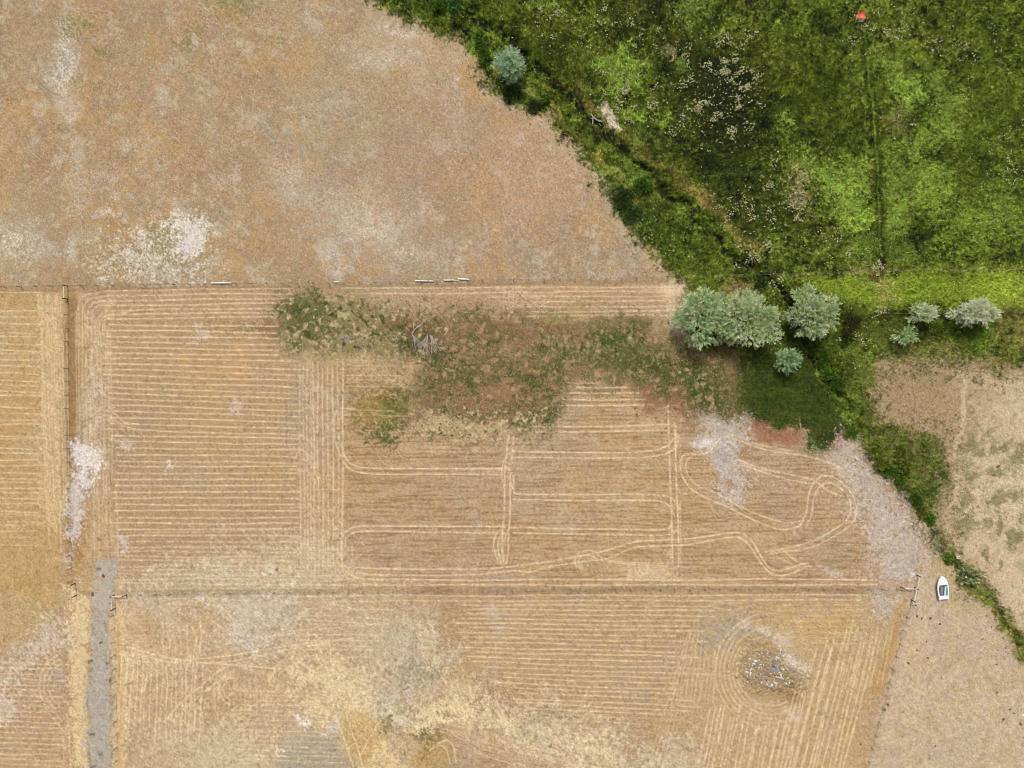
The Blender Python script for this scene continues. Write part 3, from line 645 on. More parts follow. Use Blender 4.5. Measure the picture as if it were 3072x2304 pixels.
put(blob(2180, 1890, 70, 50, 0, .6, 8, .8) * .6, (172, 160, 138)); put(blob(2150, 1940, 40, 30, 0, .6, 8, .8) * .5, (176, 162, 142))
put(blob(2480, 2190, 24, 60, 0, .6, 6, .6) * .5, (186, 168, 150)); put(blob(2440, 1845, 60, 16, 0, .6, 6, .6) * .4, (198, 170, 156))
put(poly([(2330, 1830), (2560, 1820), (2560, 1900), (2400, 1910)], 26, 8, .7) * .45, (204, 166, 100))
put(poly([(2690, 1830), (2712, 1800), (2680, 1960), (2640, 2080), (2610, 2080), (2660, 1950)], 8, 4, .5) * .75, (190, 146, 84))
put(poly([(2440, 2080), (2640, 1930), (2600, 2120), (2480, 2330), (2400, 2330)], 30, 8, .5) * .35, (194, 160, 108))

# ------------------------------------------------------------------ wheel tracks of flattened straw
rng = np.random.default_rng(77)
TR = new()
FIELD = (1 - north) * (1 - green)


def track(pts, w=2.2, v=.9, soft=3.0):
    stroke(TR, pts, w, soft, min(1, v), rag=.7)


def hrow(x0, x1, y, slope=0.0, wob=2.0, w=2.1, v=.85, curve=0.0, n=7):
    xs = np.linspace(x0, x1, n)
    ph = rng.uniform(0, 6.28)
    t = (xs - x0) / (x1 - x0 + 1e-6)
    ys = y + slope * (xs - x0) + wob * np.sin(xs / 95.0 + ph) * .6 + rng.normal(0, wob * .35, n) + curve * 4 * t * (1 - t)
    track(list(zip(xs, ys)), w, v * rng.uniform(.8, 1.05))


def vrow(x, y0, y1, slope=0.0, wob=1.5, w=2.0, v=.8, n=6):
    ys = np.linspace(y0, y1, n)
    xs = x + slope * (ys - y0) + rng.normal(0, wob * .5, n) + wob * np.sin(ys / 80.0 + rng.uniform(0, 6)) * .6
    track(list(zip(xs, ys)), w, v * rng.uniform(.8, 1.05))


# left field rows
for y in [874, 934, 951, 965, 994, 1011, 1029, 1047, 1062, 1078, 1096, 1114, 1135, 1151, 1172, 1188, 1218, 1236, 1259, 1276, 1303, 1318, 1340, 1356, 1382, 1398, 1416, 1431, 1447, 1463, 1479, 1492, 1509, 1528, 1541, 1560, 1578, 1596, 1615, 1634]:
    hrow(-90, 118 + rng.uniform(-4, 14), y, rng.uniform(-.02, .05), 1.6, 2.1, .75 if y < 1540 else .5)
for x in [113, 120, 128, 136, 145, 150, 158, 166, 172, 181]:
    vrow(x, 870 + rng.uniform(0, 40), 1540 + rng.uniform(-30, 130), .035 + rng.uniform(-.01, .01), 3.5, 2.2, .62)
for x in [188, 199]:
    vrow(x, 1000, 1480, .02, 1.5, 1.8, .6)
for k in range(26):
    y = rng.uniform(900, 1560)
    track([(112 + rng.uniform(-6, 10), y), (140, y + rng.uniform(-10, 14)), (165 + rng.uniform(-10, 10), y + rng.uniform(10, 50)), (172, y + rng.uniform(50, 110))], 1.9, .55)
# lane tracks
for x in [228, 236, 246, 256]:
    vrow(x, 920 + rng.uniform(-30, 40), 1340, .01, 1.5, 1.7, .5)
for x in [258, 282]:
    vrow(x, 1480, 1640, .02, 2, 1.7, .5)
# main left block rows
mainY = [872, 887, 902, 917, 931, 944, 957, 974, 991, 1009, 1027, 1043, 1059, 1075, 1090, 1108, 1125, 1145, 1163, 1180, 1197, 1215, 1233, 1251, 1270, 1288, 1307, 1325, 1343, 1363, 1382, 1400, 1420, 1438, 1457, 1476, 1495, 1514, 1532, 1553, 1570, 1588, 1607, 1626, 1642, 1656, 1670, 1684, 1698, 1711, 1724, 1738, 1752]
for i, y in enumerate(mainY):
    r_ = 880 if y < 930 else (835 if y < 1070 else rng.uniform(890, 925))
    if y > 1340: r_ = rng.uniform(880, 915)
    sl = -.012 if y < 960 else (.03 if 1075 < y < 1290 else (.014 if y < 1400 else 0.0))
    l_ = 300 if y < 925 else (320 if y < 1300 else 345)
    hrow(l_ + rng.uniform(-14, 12), r_, y, sl, 2.0 if y < 1640 else 3.5, 2.2, .9 if y < 1620 else .55)
# rounded corners at the top left of that block
for k, o in enumerate([0, 16, 31, 44]):
    track([(232 + o, 1010), (231 + o, 950), (238 + o, 905 + o * .5), (258 + o, 884 + o * .7), (300 + o, 877 + o * .75)], 1.9, .65)
for o in [0, 12, 22]:
    track([(288 + o, 1010), (286 + o, 975), (296 + o, 950 + o * .3), (320 + o, 936 + o * .5), (370 + o, 931 + o * .5)], 1.9, .7)
for x in [272, 279, 287, 296, 304, 314, 322, 332]:
    vrow(x, 990 + rng.uniform(-20, 40), 1330 + rng.uniform(-40, 180), .012, 3, 1.9, .6)
for k in range(9):
    y = 1000 + k * 38 + rng.uniform(-10, 10)
    track([(345, y + 4), (310, y), (284, y + 22), (278, y + 55)], 1.8, .5)
track([(270, 1320), (272, 1260), (290, 1236), (325, 1232), (350, 1245), (372, 1266), (410, 1272)], 2, .8)
track([(284, 1310), (290, 1262), (318, 1244), (345, 1258), (366, 1278), (405, 1286)], 2, .7)
for x in [280, 292, 318, 330, 346, 352]:
    vrow(x, 1440, 1700, .02, 3, 1.8, .45)
# faint cross rows in the block
for x in np.arange(400, 890, 15.5):
    vrow(x + rng.uniform(-2, 2), 1090 + rng.uniform(0, 80), 1500 + rng.uniform(-60, 120), .01, 1.2, 1.5, .2)
# headland right of the block
for x in [899, 911, 921, 932, 940, 953, 967, 982, 998, 1013]:
    vrow(x, 1075 + rng.uniform(0, 30), 1690 + rng.uniform(-20, 40), .004, 2.0, 2.0, .75)
for k in range(16):
    y = rng.uniform(1300, 1640)
    track([(870, y), (905, y + rng.uniform(-4, 8)), (930, y + rng.uniform(10, 24)), (945 + rng.uniform(0, 16), y + rng.uniform(40, 80))], 1.9, .6)
for k in range(12):
    y = rng.uniform(1100, 1300)
    track([(905, y), (925, y + rng.uniform(-14, 16)), (950, y + rng.uniform(-20, 24))], 2.2, .45)
for y in np.arange(1470, 1690, 17):
    hrow(900, 1022, y, rng.uniform(-.1, .1), 3, 1.8, .45)
# middle block tracks (pairs)
for p, v in [([(1030, 1085), (1028, 1250), (1029, 1420), (1027, 1560), (1026, 1700)], .95),
             ([(1028, 1355), (1045, 1385), (1075, 1400), (1140, 1405), (1300, 1406), (1505, 1406)], .95), ([(1031, 1388), (1050, 1408), (1090, 1419), (1160, 1423), (1320, 1423), (1515, 1424)], .95),
             ([(1062, 1228), (1020, 1226), (1004, 1245), (1002, 1300), (1012, 1345), (1030, 1385)], .7), ([(1062, 1242), (1030, 1246), (1016, 1270), (1018, 1320), (1030, 1360)], .6),
             ([(1535, 1354), (1650, 1357), (1800, 1358), (1900, 1357), (1965, 1350), (2005, 1335), (2022, 1312)], .95), ([(1540, 1372), (1700, 1374), (1850, 1374), (1940, 1371), (2000, 1360), (2030, 1338), (2036, 1305)], .95),
             ([(1580, 1279), (1700, 1280), (1850, 1279), (2012, 1273), (2026, 1290), (2030, 1320)], .85), ([(1590, 1295), (1720, 1296), (1900, 1293), (2008, 1291)], .85),
             ([(1688, 1147), (1750, 1150), (1800, 1148)], .6), ([(1690, 1160), (1780, 1163), (1900, 1162)], .85), ([(1690, 1178), (1800, 1180), (1915, 1178)], .85), ([(1690, 1198), (1800, 1200), (1935, 1198)], .9), ([(1620, 1216), (1800, 1217), (1960, 1214)], .85),
             ([(1545, 1482), (1700, 1484), (1900, 1483), (1985, 1486), (2020, 1498), (2036, 1525)], .95), ([(1540, 1498), (1700, 1501), (1900, 1501), (1975, 1503), (2008, 1518), (2022, 1545)], .95),
             ([(1527, 1306), (1519, 1360), (1514, 1430), (1513, 1536), (1506, 1610), (1506, 1660), (1512, 1695)], .85), ([(1541, 1306), (1537, 1360), (1531, 1420), (1530, 1536), (1526, 1600), (1524, 1660), (1518, 1692)], .85),
             ([(1540, 1350), (1518, 1370), (1506, 1400), (1507, 1440), (1516, 1470)], .7), ([(1540, 1372), (1528, 1390), (1524, 1420), (1533, 1450), (1545, 1482)], .7), ([(1514, 1405), (1532, 1412), (1542, 1440), (1540, 1470)], .7),
             ([(1516, 1580), (1494, 1596), (1482, 1620), (1484, 1655), (1498, 1690)], .85), ([(1520, 1596), (1502, 1606), (1494, 1630), (1496, 1660), (1506, 1694)], .75), ([(1524, 1590), (1512, 1620), (1508, 1650), (1516, 1690)], .6),
             ([(2004, 1215), (2007, 1330), (2011, 1450), (2015, 1560), (2017, 1690)], .9), ([(2022, 1255), (2026, 1340), (2029, 1450), (2034, 1560), (2036, 1700)], .9), ([(2040, 1505), (2042, 1600), (2042, 1690)], .55),
             ([(1024, 1640), (1026, 1610), (1044, 1590), (1075, 1579), (1150, 1578), (1300, 1579), (1505, 1580)], .95), ([(1036, 1640), (1038, 1615), (1056, 1600), (1085, 1594), (1160, 1594), (1320, 1597), (1490, 1598)], .95),
             ([(1530, 1583), (1600, 1583), (1700, 1587), (1850, 1588), (1980, 1590), (2008, 1584), (2016, 1565)], .9), ([(1540, 1598), (1700, 1602), (1850, 1604), (1960, 1606), (2010, 1603), (2032, 1590)], .9),
             ([(1026, 1640), (1026, 1690), (1036, 1712), (1060, 1730), (1100, 1738), (1150, 1740)], .9), ([(1030, 1690), (1048, 1712), (1090, 1722), (1160, 1728)], .6), ([(1024, 1700), (1040, 1730), (1080, 1748), (1140, 1756)], .7),
             ([(1044, 1702), (1150, 1706), (1300, 1708), (1430, 1707), (1505, 1703), (1560, 1696), (1640, 1686), (1730, 1670), (1800, 1656), (1850, 1642), (1895, 1628), (1940, 1622), (2060, 1617), (2140, 1606), (2200, 1598), (2235, 1604), (2262, 1632), (2282, 1668), (2308, 1704), (2345, 1712), (2390, 1696), (2425, 1690)], .95),
             ([(1040, 1718), (1160, 1724), (1320, 1726), (1450, 1722), (1540, 1712), (1590, 1716), (1650, 1700), (1740, 1686), (1820, 1676), (1860, 1660), (1910, 1642), (2060, 1634), (2150, 1618), (2215, 1612), (2246, 1634), (2268, 1668), (2295, 1704), (2320, 1724), (2365, 1724), (2420, 1698)], .9),
             ([(1730, 1700), (1724, 1680), (1736, 1660), (1760, 1651), (1785, 1656), (1800, 1670), (1830, 1682), (1900, 1688), (1990, 1690)], .75), ([(1740, 1706), (1734, 1684), (1746, 1668), (1768, 1664), (1790, 1676), (1840, 1688), (1960, 1696), (2000, 1700)], .7), ([(1748, 1704), (1746, 1688), (1758, 1676), (1775, 1676)], .5),
             ([(1990, 1660), (1998, 1650), (2002, 1668), (2010, 1652), (2012, 1672)], .7)]:
    track(p, 2.3, v)
for k in range(9):
    y = 1694 + k * 5
    track([(2010 + rng.uniform(-8, 8), y - 14), (2000, y), (1960, y + 4), (1900 - k * 3, y + 3), (1880 + k * 3, y - 8 + k)], 2.2, .55)
for x in [2010, 2020, 2030, 2042]:
    vrow(x, 1680, 1745, .05, 2, 1.8, .5)
# long rows towards the middle fence and below it
hrow(1000, 2630, 1739, .0, 2.0, 2.3, .9, n=16); hrow(620, 2630, 1755, .0, 2.0, 2.3, .85, n=18)
hrow(600, 1060, 1727, 0, 3, 2, .7)
hrow(720, 2600, 1788, -.002, 2.0, 2.2, .8, n=18); hrow(1000, 2580, 1803, -.002, 2., 2.1, .75, n=16)
rowY = [1815, 1828, 1842, 1856, 1869, 1883, 1897, 1911, 1926, 1941, 1955, 1970, 1986, 2002, 2017, 2032, 2048, 2062, 2078, 2094, 2108, 2124]
for i, y in enumerate(rowY):
    l_ = 1380 + (i % 3) * 14 if y < 1940 else 1400 + (y - 1940) * .9
    hrow(l_ + rng.uniform(-40, 30), 2080 + rng.uniform(-60, 60) if y > 1850 else 2140, y, .004 + i * .0022, 2.0, 2.1, .85, n=9)
for y in [2140, 2160, 2180, 2200, 2225]:
    hrow(1620 + (y - 2140) * 1.5, 2040, y, .05, 2, 1.8, .5)
# lower-left block rows
for y in [1596, 1640, 1660, 1680, 1695, 1710, 1724, 1738, 1752, 1766, 1795, 1812]:
    hrow(440 + rng.uniform(-30, 60), 1010, y, rng.uniform(-.02, .02), 4, 2.0, .5)
for y in np.arange(1830, 1990, 15):
    hrow(880 + rng.uniform(-40, 40), 1180 - (y - 1830) * .4, y, rng.uniform(-.05, .05), 4, 2.0, .65)
for x in np.arange(368, 610, 15):
    vrow(x, 1960 + rng.uniform(-20, 30), 2190 + rng.uniform(-20, 40), rng.uniform(-.06, -.02), 3, 2.1, .8)
for y in [1855, 1872, 1890, 1907, 1923]:
    hrow(405, 490 + rng.uniform(-10, 90), y, 0, 2, 1.8, .5)
for x in [505, 522, 540, 560]:
    vrow(x, 1880, 1960, .05, 2, 1.8, .6)
for x in np.arange(640, 780, 16):
    vrow(x, 2040 + rng.uniform(0, 30), 2220, rng.uniform(-.05, .02), 2.5, 1.8, .45)
for y in np.arange(2070, 2290, 15):
    hrow(700 + rng.uniform(-20, 40), 1030, y, .02, 3, 2.0, .6)
for p, v in [([(360, 1960), (420, 1985), (560, 1980), (700, 1965), (880, 1935), (1060, 1915)], .7), ([(380, 1940), (470, 1965), (580, 1985), (700, 1995), (860, 2010), (960, 2040)], .7),
             ([(400, 1960), (540, 1990), (700, 1982), (860, 1950), (1000, 1925)], .55), ([(490, 2170), (540, 2110), (600, 2060), (660, 2010), (720, 1990)], .65), ([(505, 2176), (560, 2120), (620, 2070), (690, 2020)], .55),
             ([(486, 1862), (490, 1900), (486, 1930), (500, 1960)], .6), ([(575, 1880), (590, 1920), (580, 1960), (560, 1975)], .6), ([(600, 1860), (604, 1910), (598, 1960)], .5),
             ([(690, 2115), (664, 2095), (656, 2065), (670, 2040), (700, 2034)], .6), ([(690, 2100), (674, 2085), (668, 2062), (680, 2046)], .55),
             ([(620, 1850), (680, 1890), (760, 1910), (900, 1900)], .5), ([(640, 1800), (700, 1860), (700, 1900)], .4), ([(880, 1850), (930, 1830), (1000, 1815), (1080, 1830)], .5),
             ([(1030, 2100), (1050, 2180), (1075, 2250), (1090, 2310)], .7), ([(1140, 2160), (1100, 2230), (1070, 2290)], .7), ([(1120, 2150), (1080, 2210), (1040, 2250)], .6), ([(1000, 2130), (1030, 2210), (1060, 2300)], .6),
             ([(1300, 2240), (1340, 2220), (1360, 2240), (1368, 2290)], .6), ([(1290, 2250), (1320, 2236), (1340, 2250), (1350, 2290)], .5)]:
    track(p, 2.2, min(1, v * 1.35))
for k in range(26):   # fan of tracks crossing the sandy part
    a = rng.uniform(0, 1)
    track([(1300 + 60 * a + rng.uniform(-40, 40), 2110 + 120 * a), (1480, 2150 + 130 * a + rng.uniform(-10, 10)), (1680, 2215 + 110 * a), (1880, 2260 + 100 * a)], 1.9, .42)
for k in range(16):
    y = 2000 + k * 9 + rng.uniform(-4, 4)
    track([(860, y), (960, y + 24), (1060, y + 60), (1130, y + 100)], 1.8, .35)
# loops at the right end of the middle block
for p, v in [([(2160, 1315), (2120, 1360), (2060, 1362), (2042, 1380), (2044, 1420), (2066, 1460), (2110, 1490), (2180, 1520), (2250, 1555), (2310, 1580), (2350, 1590), (2400, 1578)], .85),
             ([(2120, 1358), (2080, 1366), (2058, 1386), (2062, 1422), (2090, 1455), (2150, 1480), (2230, 1525), (2320, 1560), (2370, 1570), (2410, 1560)], .7),
             ([(2215, 1380), (2280, 1404), (2370, 1424), (2440, 1440), (2480, 1470), (2530, 1490)], .9), ([(2230, 1396), (2300, 1420), (2380, 1442), (2440, 1452)], .85), ([(2205, 1318), (2300, 1350), (2400, 1365), (2480, 1385), (2530, 1410)], .7), ([(2200, 1305), (2280, 1335), (2380, 1352)], .5),
             ([(2400, 1576), (2418, 1540), (2425, 1490), (2438, 1452), (2468, 1428), (2500, 1432), (2540, 1460), (2564, 1500), (2570, 1540), (2552, 1575), (2500, 1610), (2440, 1640), (2380, 1652), (2310, 1660)], .9),
             ([(2418, 1580), (2436, 1540), (2440, 1500), (2455, 1465), (2480, 1448), (2510, 1456), (2545, 1490), (2552, 1530), (2536, 1565), (2490, 1596), (2440, 1622), (2380, 1640), (2300, 1656)], .85),
             ([(2452, 1440), (2470, 1420), (2500, 1418), (2530, 1430)], .5), ([(2446, 1425), (2480, 1406), (2520, 1410), (2556, 1440)], .5), ([(2350, 1652), (2390, 1684), (2420, 1696), (2436, 1700)], .7), ([(2330, 1670), (2370, 1690), (2400, 1700)], .6),
             ([(2236, 1606), (2256, 1626), (2270, 1650)], .6), ([(2600, 1700), (2660, 1590)], .25)]:
    track(p, 2.3, v)
for y in np.arange(1440, 1730, 13):
    hrow(2050, 2200 + rng.uniform(-30, 300), y, 0, 1.5, 1.4, .12)
# lower-right rows running down to the south, and rings round the heap
for i, x in enumerate(np.arange(2130, 2640, 15.2)):
    top = 2130 if x < 2260 else (2160 if x < 2400 else 1900 + max(0, 2520 - x) * .7)
    vrow(x + (2304 - top) * .0, top + rng.uniform(-20, 30), 2390, -.25 if x > 2400 else -.2, 2, 2.2, .82)
for i, x in enumerate(np.arange(2060, 2160, 14)):
    vrow(x, 1920 + rng.uniform(0, 60), 2110, -.12, 2, 1.9, .5)
for i, x in enumerate(np.arange(2560, 2690, 15)):
    vrow(x, 1870 + rng.uniform(-20, 30), 2060, -.2, 2, 1.9, .5)
for y in [1816, 1830, 1846, 1862, 1880, 1898, 1914, 1930]:
    hrow(2350 + rng.uniform(-30, 40), 2600, y, 0, 2, 1.9, .45)
for r in [100, 112, 124, 137, 150, 164]:
    a0 = rng.uniform(1.0, 1.5); a1 = a0 + rng.uniform(2.2, 3.9)
    track([(2312 + r * 1.02 * math.cos(a), 2012 + r * math.sin(a) * 1.05) for a in np.linspace(a0, a1, 14)], 2.0, .58)
for p in [[(2080, 2240), (2160, 2230), (2230, 2260), (2300, 2310)], [(2060, 2270), (2150, 2258), (2220, 2290)], [(2200, 2140), (2260, 2180), (2330, 2200)], [(1990, 1800), (1946, 1812), (1936, 1840), (1950, 1862)], [(2000, 1795), (1962, 1808), (1950, 1836), (1964, 1860)],
          [(2380, 1850), (2400, 1900), (2430, 1960)], [(2395, 1850), (2415, 1910), (2450, 1980)], [(2060, 1930), (2110, 1950), (2130, 2000)], [(2100, 1800), (2200, 1810), (2290, 1800)], [(2120, 1815), (2190, 1830), (2260, 1815)]]:
    track(p, 1.9, .5)
for x in [2000, 2012, 2024, 2036]:
    vrow(x + 60, 1900, 2300, -.28, 2, 1.9, .55)
# top right corner of the field by the trees
for y in [866, 880, 893, 908, 924, 938, 950]:
    hrow(1500 + rng.uniform(-60, 60), 2010, y - 2, -.006, 2, 2.2, .75)
hrow(1024, 1560, 866, -.01, 2, 2.2, .85); hrow(1060, 1560, 881, -.006, 2, 2.2, .8)
for x in [2000, 2010, 2020, 2032]:
    vrow(x, 860, 960, .02, 2, 2, .55)
for k in range(22):
    x = rng.uniform(1510, 1600); y = rng.uniform(862, 920)
    track([(x, y), (x + rng.uniform(8, 40), y + rng.uniform(-8, 12)), (x + rng.uniform(40, 90), y + rng.uniform(-10, 10))], 1.8, .5)
for x in [1512, 1524, 1538, 1550, 1568]:
    vrow(x, 862, 960, .0, 2.5, 1.8, .5)
for y in [1080, 1095, 1125, 1140, 1160, 1230, 1246]:
    hrow(1040, 1180 + rng.uniform(0, 60), y, .01, 2, 1.9, .5 if y < 1200 else .4)
# headland scrap left of the lane, lower down
for r in [80, 94, 108]:
    track([(240 - r * 1.0 + 40 * 0, 2060)] and [(225 + r * math.cos(a), 2055 + r * .95 * math.sin(a)) for a in np.linspace(2.2, 4.2, 9)], 2.0, .85)
for y in np.arange(1985, 2380, 16):
    hrow(-90, 190 + rng.uniform(-20, 20), y, .03, 2.5, 2.1, .72)
for p in [[(118, 2080), (140, 2130), (180, 2180), (240, 2260), (262, 2320)], [(134, 2080), (160, 2130), (200, 2180), (262, 2260)], [(200, 2140), (210, 2250), (214, 2380)], [(190, 2210), (194, 2380)]]:
    track(p, 1.9, .6)
trk_n = np.clip(.86 + .2 * N_F + .16 * N_S2, .2, 1.15)
weed_mask = np.clip(np.maximum(redb * .92, np.maximum(grn2, np.maximum(olive * .75, heap))), 0, 1)
TRm = TR * trk_n * FIELD * (1 - weed_mask) * (1 - pd) * (1 - rp) * (1 - grav)
put(TRm * .9, (240, 214, 172))
mul(sstep(gauss(9, 71), 1.1, 2.0) * FIELD * .6, (.8, .78, .74))
# thatch between the tracks where rows are dense
blur_t = np.clip(gauss(60, 3) * .5 + .5, 0, 1)
put(poly([(118, 880), (182, 880), (186, 1560), (150, 1600), (122, 1500)], 10, 5, .6) * .4 * blur_t, (222, 190, 142))
put(blob(2032, 862, 40, 24, 0, .5, 6, .6) * (1 - green) * .8, (230, 206, 164))
put(blob(2000, 865, 60, 10, 0, .6, 6, .6) * (1 - green) * .6, (230, 206, 164))
put(blob(1925, 1718, 60, 18, 0, .6, 6, .8) * .5, (222, 200, 158))
put(blob(900, 1200, 30, 90, 0, .7, 6, 1.) * .35, (168, 160, 128))

# ---- fine speckle everywhere
dryall = 1 - green
sp = .12 * WHITE + .10 * N_F + .05 * N_S
A *= np.clip(1 + dryall * sp + green * (.16 * WHITE + .16 * N_F2 + .08 * N_S2), .35, 1.8)[..., None]
rs = np.random.default_rng(8)


def flecks(mask, n, col, a0, a1, seed):
    r = np.random.default_rng(seed)
    j = r.integers(0, NY, n); i = r.integers(0, NX, n)
    ok = r.random(n) < mask[j, i]
    j, i = j[ok], i[ok]
    a = r.uniform(a0, a1, len(j))[:, None].astype(np.float32)
    A[j, i] += (lin(col) - A[j, i]) * a


pasture = north * (1 - green)
flecks(pasture * np.clip(.12 + sstep(N_M2, 0, 2) + .3 * sstep(PX, 500, 1100), 0, 1), 60000, (214, 196, 170), .3, .85, 1)
flecks(pasture, 34000, (132, 110, 82), .3, .85, 2)
flecks(pasture * np.clip(sstep(fract(120, 97), -.2, 1.5), .1, 1), 30000, (228, 212, 186), .4, .95, 21)
flecks(pasture, 1500, (244, 232, 210), .7, 1., 3)
flecks(pasture, 2600, (98, 88, 62), .5, .9, 4)
flecks((1 - north) * dryall, 110000, (146, 122, 86), .2, .75, 5)
flecks((1 - north) * dryall, 60000, (220, 196, 156), .2, .7, 6)
flecks((1 - north) * dryall, 1800, (104, 90, 60), .5, .9, 7)
flecks(salt * north, 9000, (150, 136, 108), .4, .9, 9)
flecks(olive, 20000, (72, 74, 38), .4, .9, 10)
flecks(grn2, 20000, (60, 70, 34), .4, .9, 11)
flecks(poly([(800, 860), (1000, 860), (1300, 880), (1300, 1120), (900, 1110), (820, 1060)], 50, 20), 16000, (112, 108, 62), .3, .8, 12)
flecks(poly([(1200, 1230), (1700, 1230), (1620, 1340), (1200, 1310)], 30, 12), 7000, (92, 96, 52), .4, .9, 13)
flecks(poly([(1130, 1880), (1360, 1900), (1500, 2100), (1750, 2270), (1500, 2330), (1200, 2330)], 60, 20), 14000, (132, 120, 82), .3, .8, 14)
flecks(poly([(850, 2220), (1040, 2220), (1040, 2390), (840, 2390)], 16, 6), 9000, (112, 102, 80), .4, .9, 15)
flecks(poly([(850, 2220), (1040, 2220), (1040, 2390), (840, 2390)], 16, 6), 7000, (216, 208, 188), .4, .9, 16)
flecks(poly([(380, 880), (600, 880), (600, 940), (380, 940)], 40, 10), 3000, (120, 98, 66), .4, .9, 17)
flecks(grav, 5000, (150, 142, 130), .3, .9, 18)
flecks(grav, 5000, (202, 194, 184), .3, .8, 19)

# ------------------------------------------------------------------ relief
veg = green * (1 - lawn * .8)
Z += veg * (.07 * N_S + .06 * np.abs(N_F) + .05 * N_M) * (1 - .5 * limes)
Z += limes * green * .12
Z -= HOL * green * (1 - lawn) * .3
Z += dryall * (.012 * N_S + .008 * N_F)
dep = new(); stroke(dep, DITCH, 12, 30, 1, 7)
Z -= dep * 1.1 * (1 - .35 * sstep(PY, 900, 1200))
Z += TRm * .04
Z += heap * (.45 + .1 * N_F)
Z += mound * .5
fd = new(); stroke(fd, [(2588, 40), (2606, 210), (2622, 340), (2634, 460), (2638, 560), (2643, 680), (2650, 760)], 8, 12, 1, 2)
Z -= fd * .25
for cx, cy, rx, ry in [(2235, 1872, 14, 18), (2290, 1895, 28, 16), (2390, 2000, 34, 14)]:
    Z += blob(cx, cy, rx, ry, .4, .6, 3) * .25
Z += grn2 * dryall * .05 * np.abs(N_F)
ALB = np.clip(A / E_RGB, .008, .8)


def zat(px, py):
    i = int(np.clip(round((px - X0) / ST), 0, NX - 1)); j = int(np.clip(round((py - Y0) / ST), 0, NY - 1))
    return float(Z[j, i])


def albat(px, py):
    i = np.clip(np.rint((px - X0) / ST).astype(int), 0, NX - 1); j = np.clip(np.rint((py - Y0) / ST).astype(int), 0, NY - 1)
    return ALB[j, i], Z[j, i]


# ------------------------------------------------------------------ helpers for objects
def mesh_np(name, V, F, attr=None, smooth=False):
    """mesh from arrays; F is (n,3) or (n,4)"""
    V = np.asarray(V, np.float32); F = np.asarray(F, np.int32)
    me = bpy.data.meshes.new(name)
    n, k = F.shape
    me.vertices.add(len(V)); me.vertices.foreach_set('co', V.ravel())
    me.loops.add(n * k); me.loops.foreach_set('vertex_index', F.ravel())
    me.polygons.add(n)
    me.polygons.foreach_set('loop_start', np.arange(0, n * k, k, dtype=np.int32))
    if smooth:
        me.polygons.foreach_set('use_smooth', np.ones(n, bool))
    if attr is not None:
        a = me.color_attributes.new('tint', 'FLOAT_COLOR', 'POINT')
        c = np.ones((len(V), 4), np.float32); c[:, :3] = attr
        a.data.foreach_set('color', c.ravel())
    me.update(calc_edges=True)
    return me


def link(name, me, mat, parent=None, loc=None):
    o = bpy.data.objects.new(name, me)
    if mat: me.materials.append(mat)
    COL.objects.link(o)
    if parent: o.parent = parent
    if loc is not None: o.location = loc
    return o


def tag(o, label=None, cat=None, group=None, kind=None):
    for k, v in (('label', label), ('category', cat), ('group', group), ('kind', kind)):
        if v: o[k] = v
    return o


def thing(name, label, cat, loc, group=None, rz=0.0):
    o = bpy.data.objects.new(name, None)
    o.empty_display_size = .2
    o.location = loc; o.rotation_euler = (0, 0, rz)
    COL.objects.link(o)
    return tag(o, label, cat, group)


def mat_tint(name, rough=.9, scale=9.0, amt=.25, trans=0.0, spec=.1, bump=0.0):
    """colour read from the mesh 'tint' attribute, broken up by noise"""
    m = bpy.data.materials.new(name); m.use_nodes = True
    nt = m.node_tree; b = nt.nodes['Principled BSDF']
    at = nt.nodes.new('ShaderNodeAttribute'); at.attribute_name = 'tint'
    tc = nt.nodes.new('ShaderNodeTexCoord')
    no = nt.nodes.new('ShaderNodeTexNoise'); no.inputs['Scale'].default_value = scale; no.inputs['Detail'].default_value = 3
    nt.links.new(tc.outputs['Object'], no.inputs['Vector'])
    mr = nt.nodes.new('ShaderNodeMapRange'); mr.inputs[1].default_value = .25; mr.inputs[2].default_value = .75
    mr.inputs[3].default_value = 1 - amt; mr.inputs[4].default_value = 1 + amt
    nt.links.new(no.outputs[0], mr.inputs[0])
    mx = nt.nodes.new('ShaderNodeVectorMath'); mx.operation = 'SCALE'
    nt.links.new(at.outputs['Color'], mx.inputs[0]); nt.links.new(mr.outputs[0], mx.inputs['Scale'])
    nt.links.new(mx.outputs[0], b.inputs['Base Color'])
    b.inputs['Roughness'].default_value = rough
    b.inputs['Specular IOR Level'].default_value = spec
    if bump:
        bp = nt.nodes.new('ShaderNodeBump'); bp.inputs['Strength'].default_value = bump; bp.inputs['Distance'].default_value = .05
        nt.links.new(no.outputs[0], bp.inputs['Height']); nt.links.new(bp.outputs[0], b.inputs['Normal'])
    if trans:
        tr = nt.nodes.new('ShaderNodeBsdfTranslucent'); ms = nt.nodes.new('ShaderNodeMixShader'); ms.inputs[0].default_value = trans
        out = nt.nodes['Material Output']
        nt.links.new(mx.outputs[0], tr.inputs[0]); nt.links.new(b.outputs[0], ms.inputs[1]); nt.links.new(tr.outputs[0], ms.inputs[2])
        nt.links.new(ms.outputs[0], out.inputs[0])
    return m


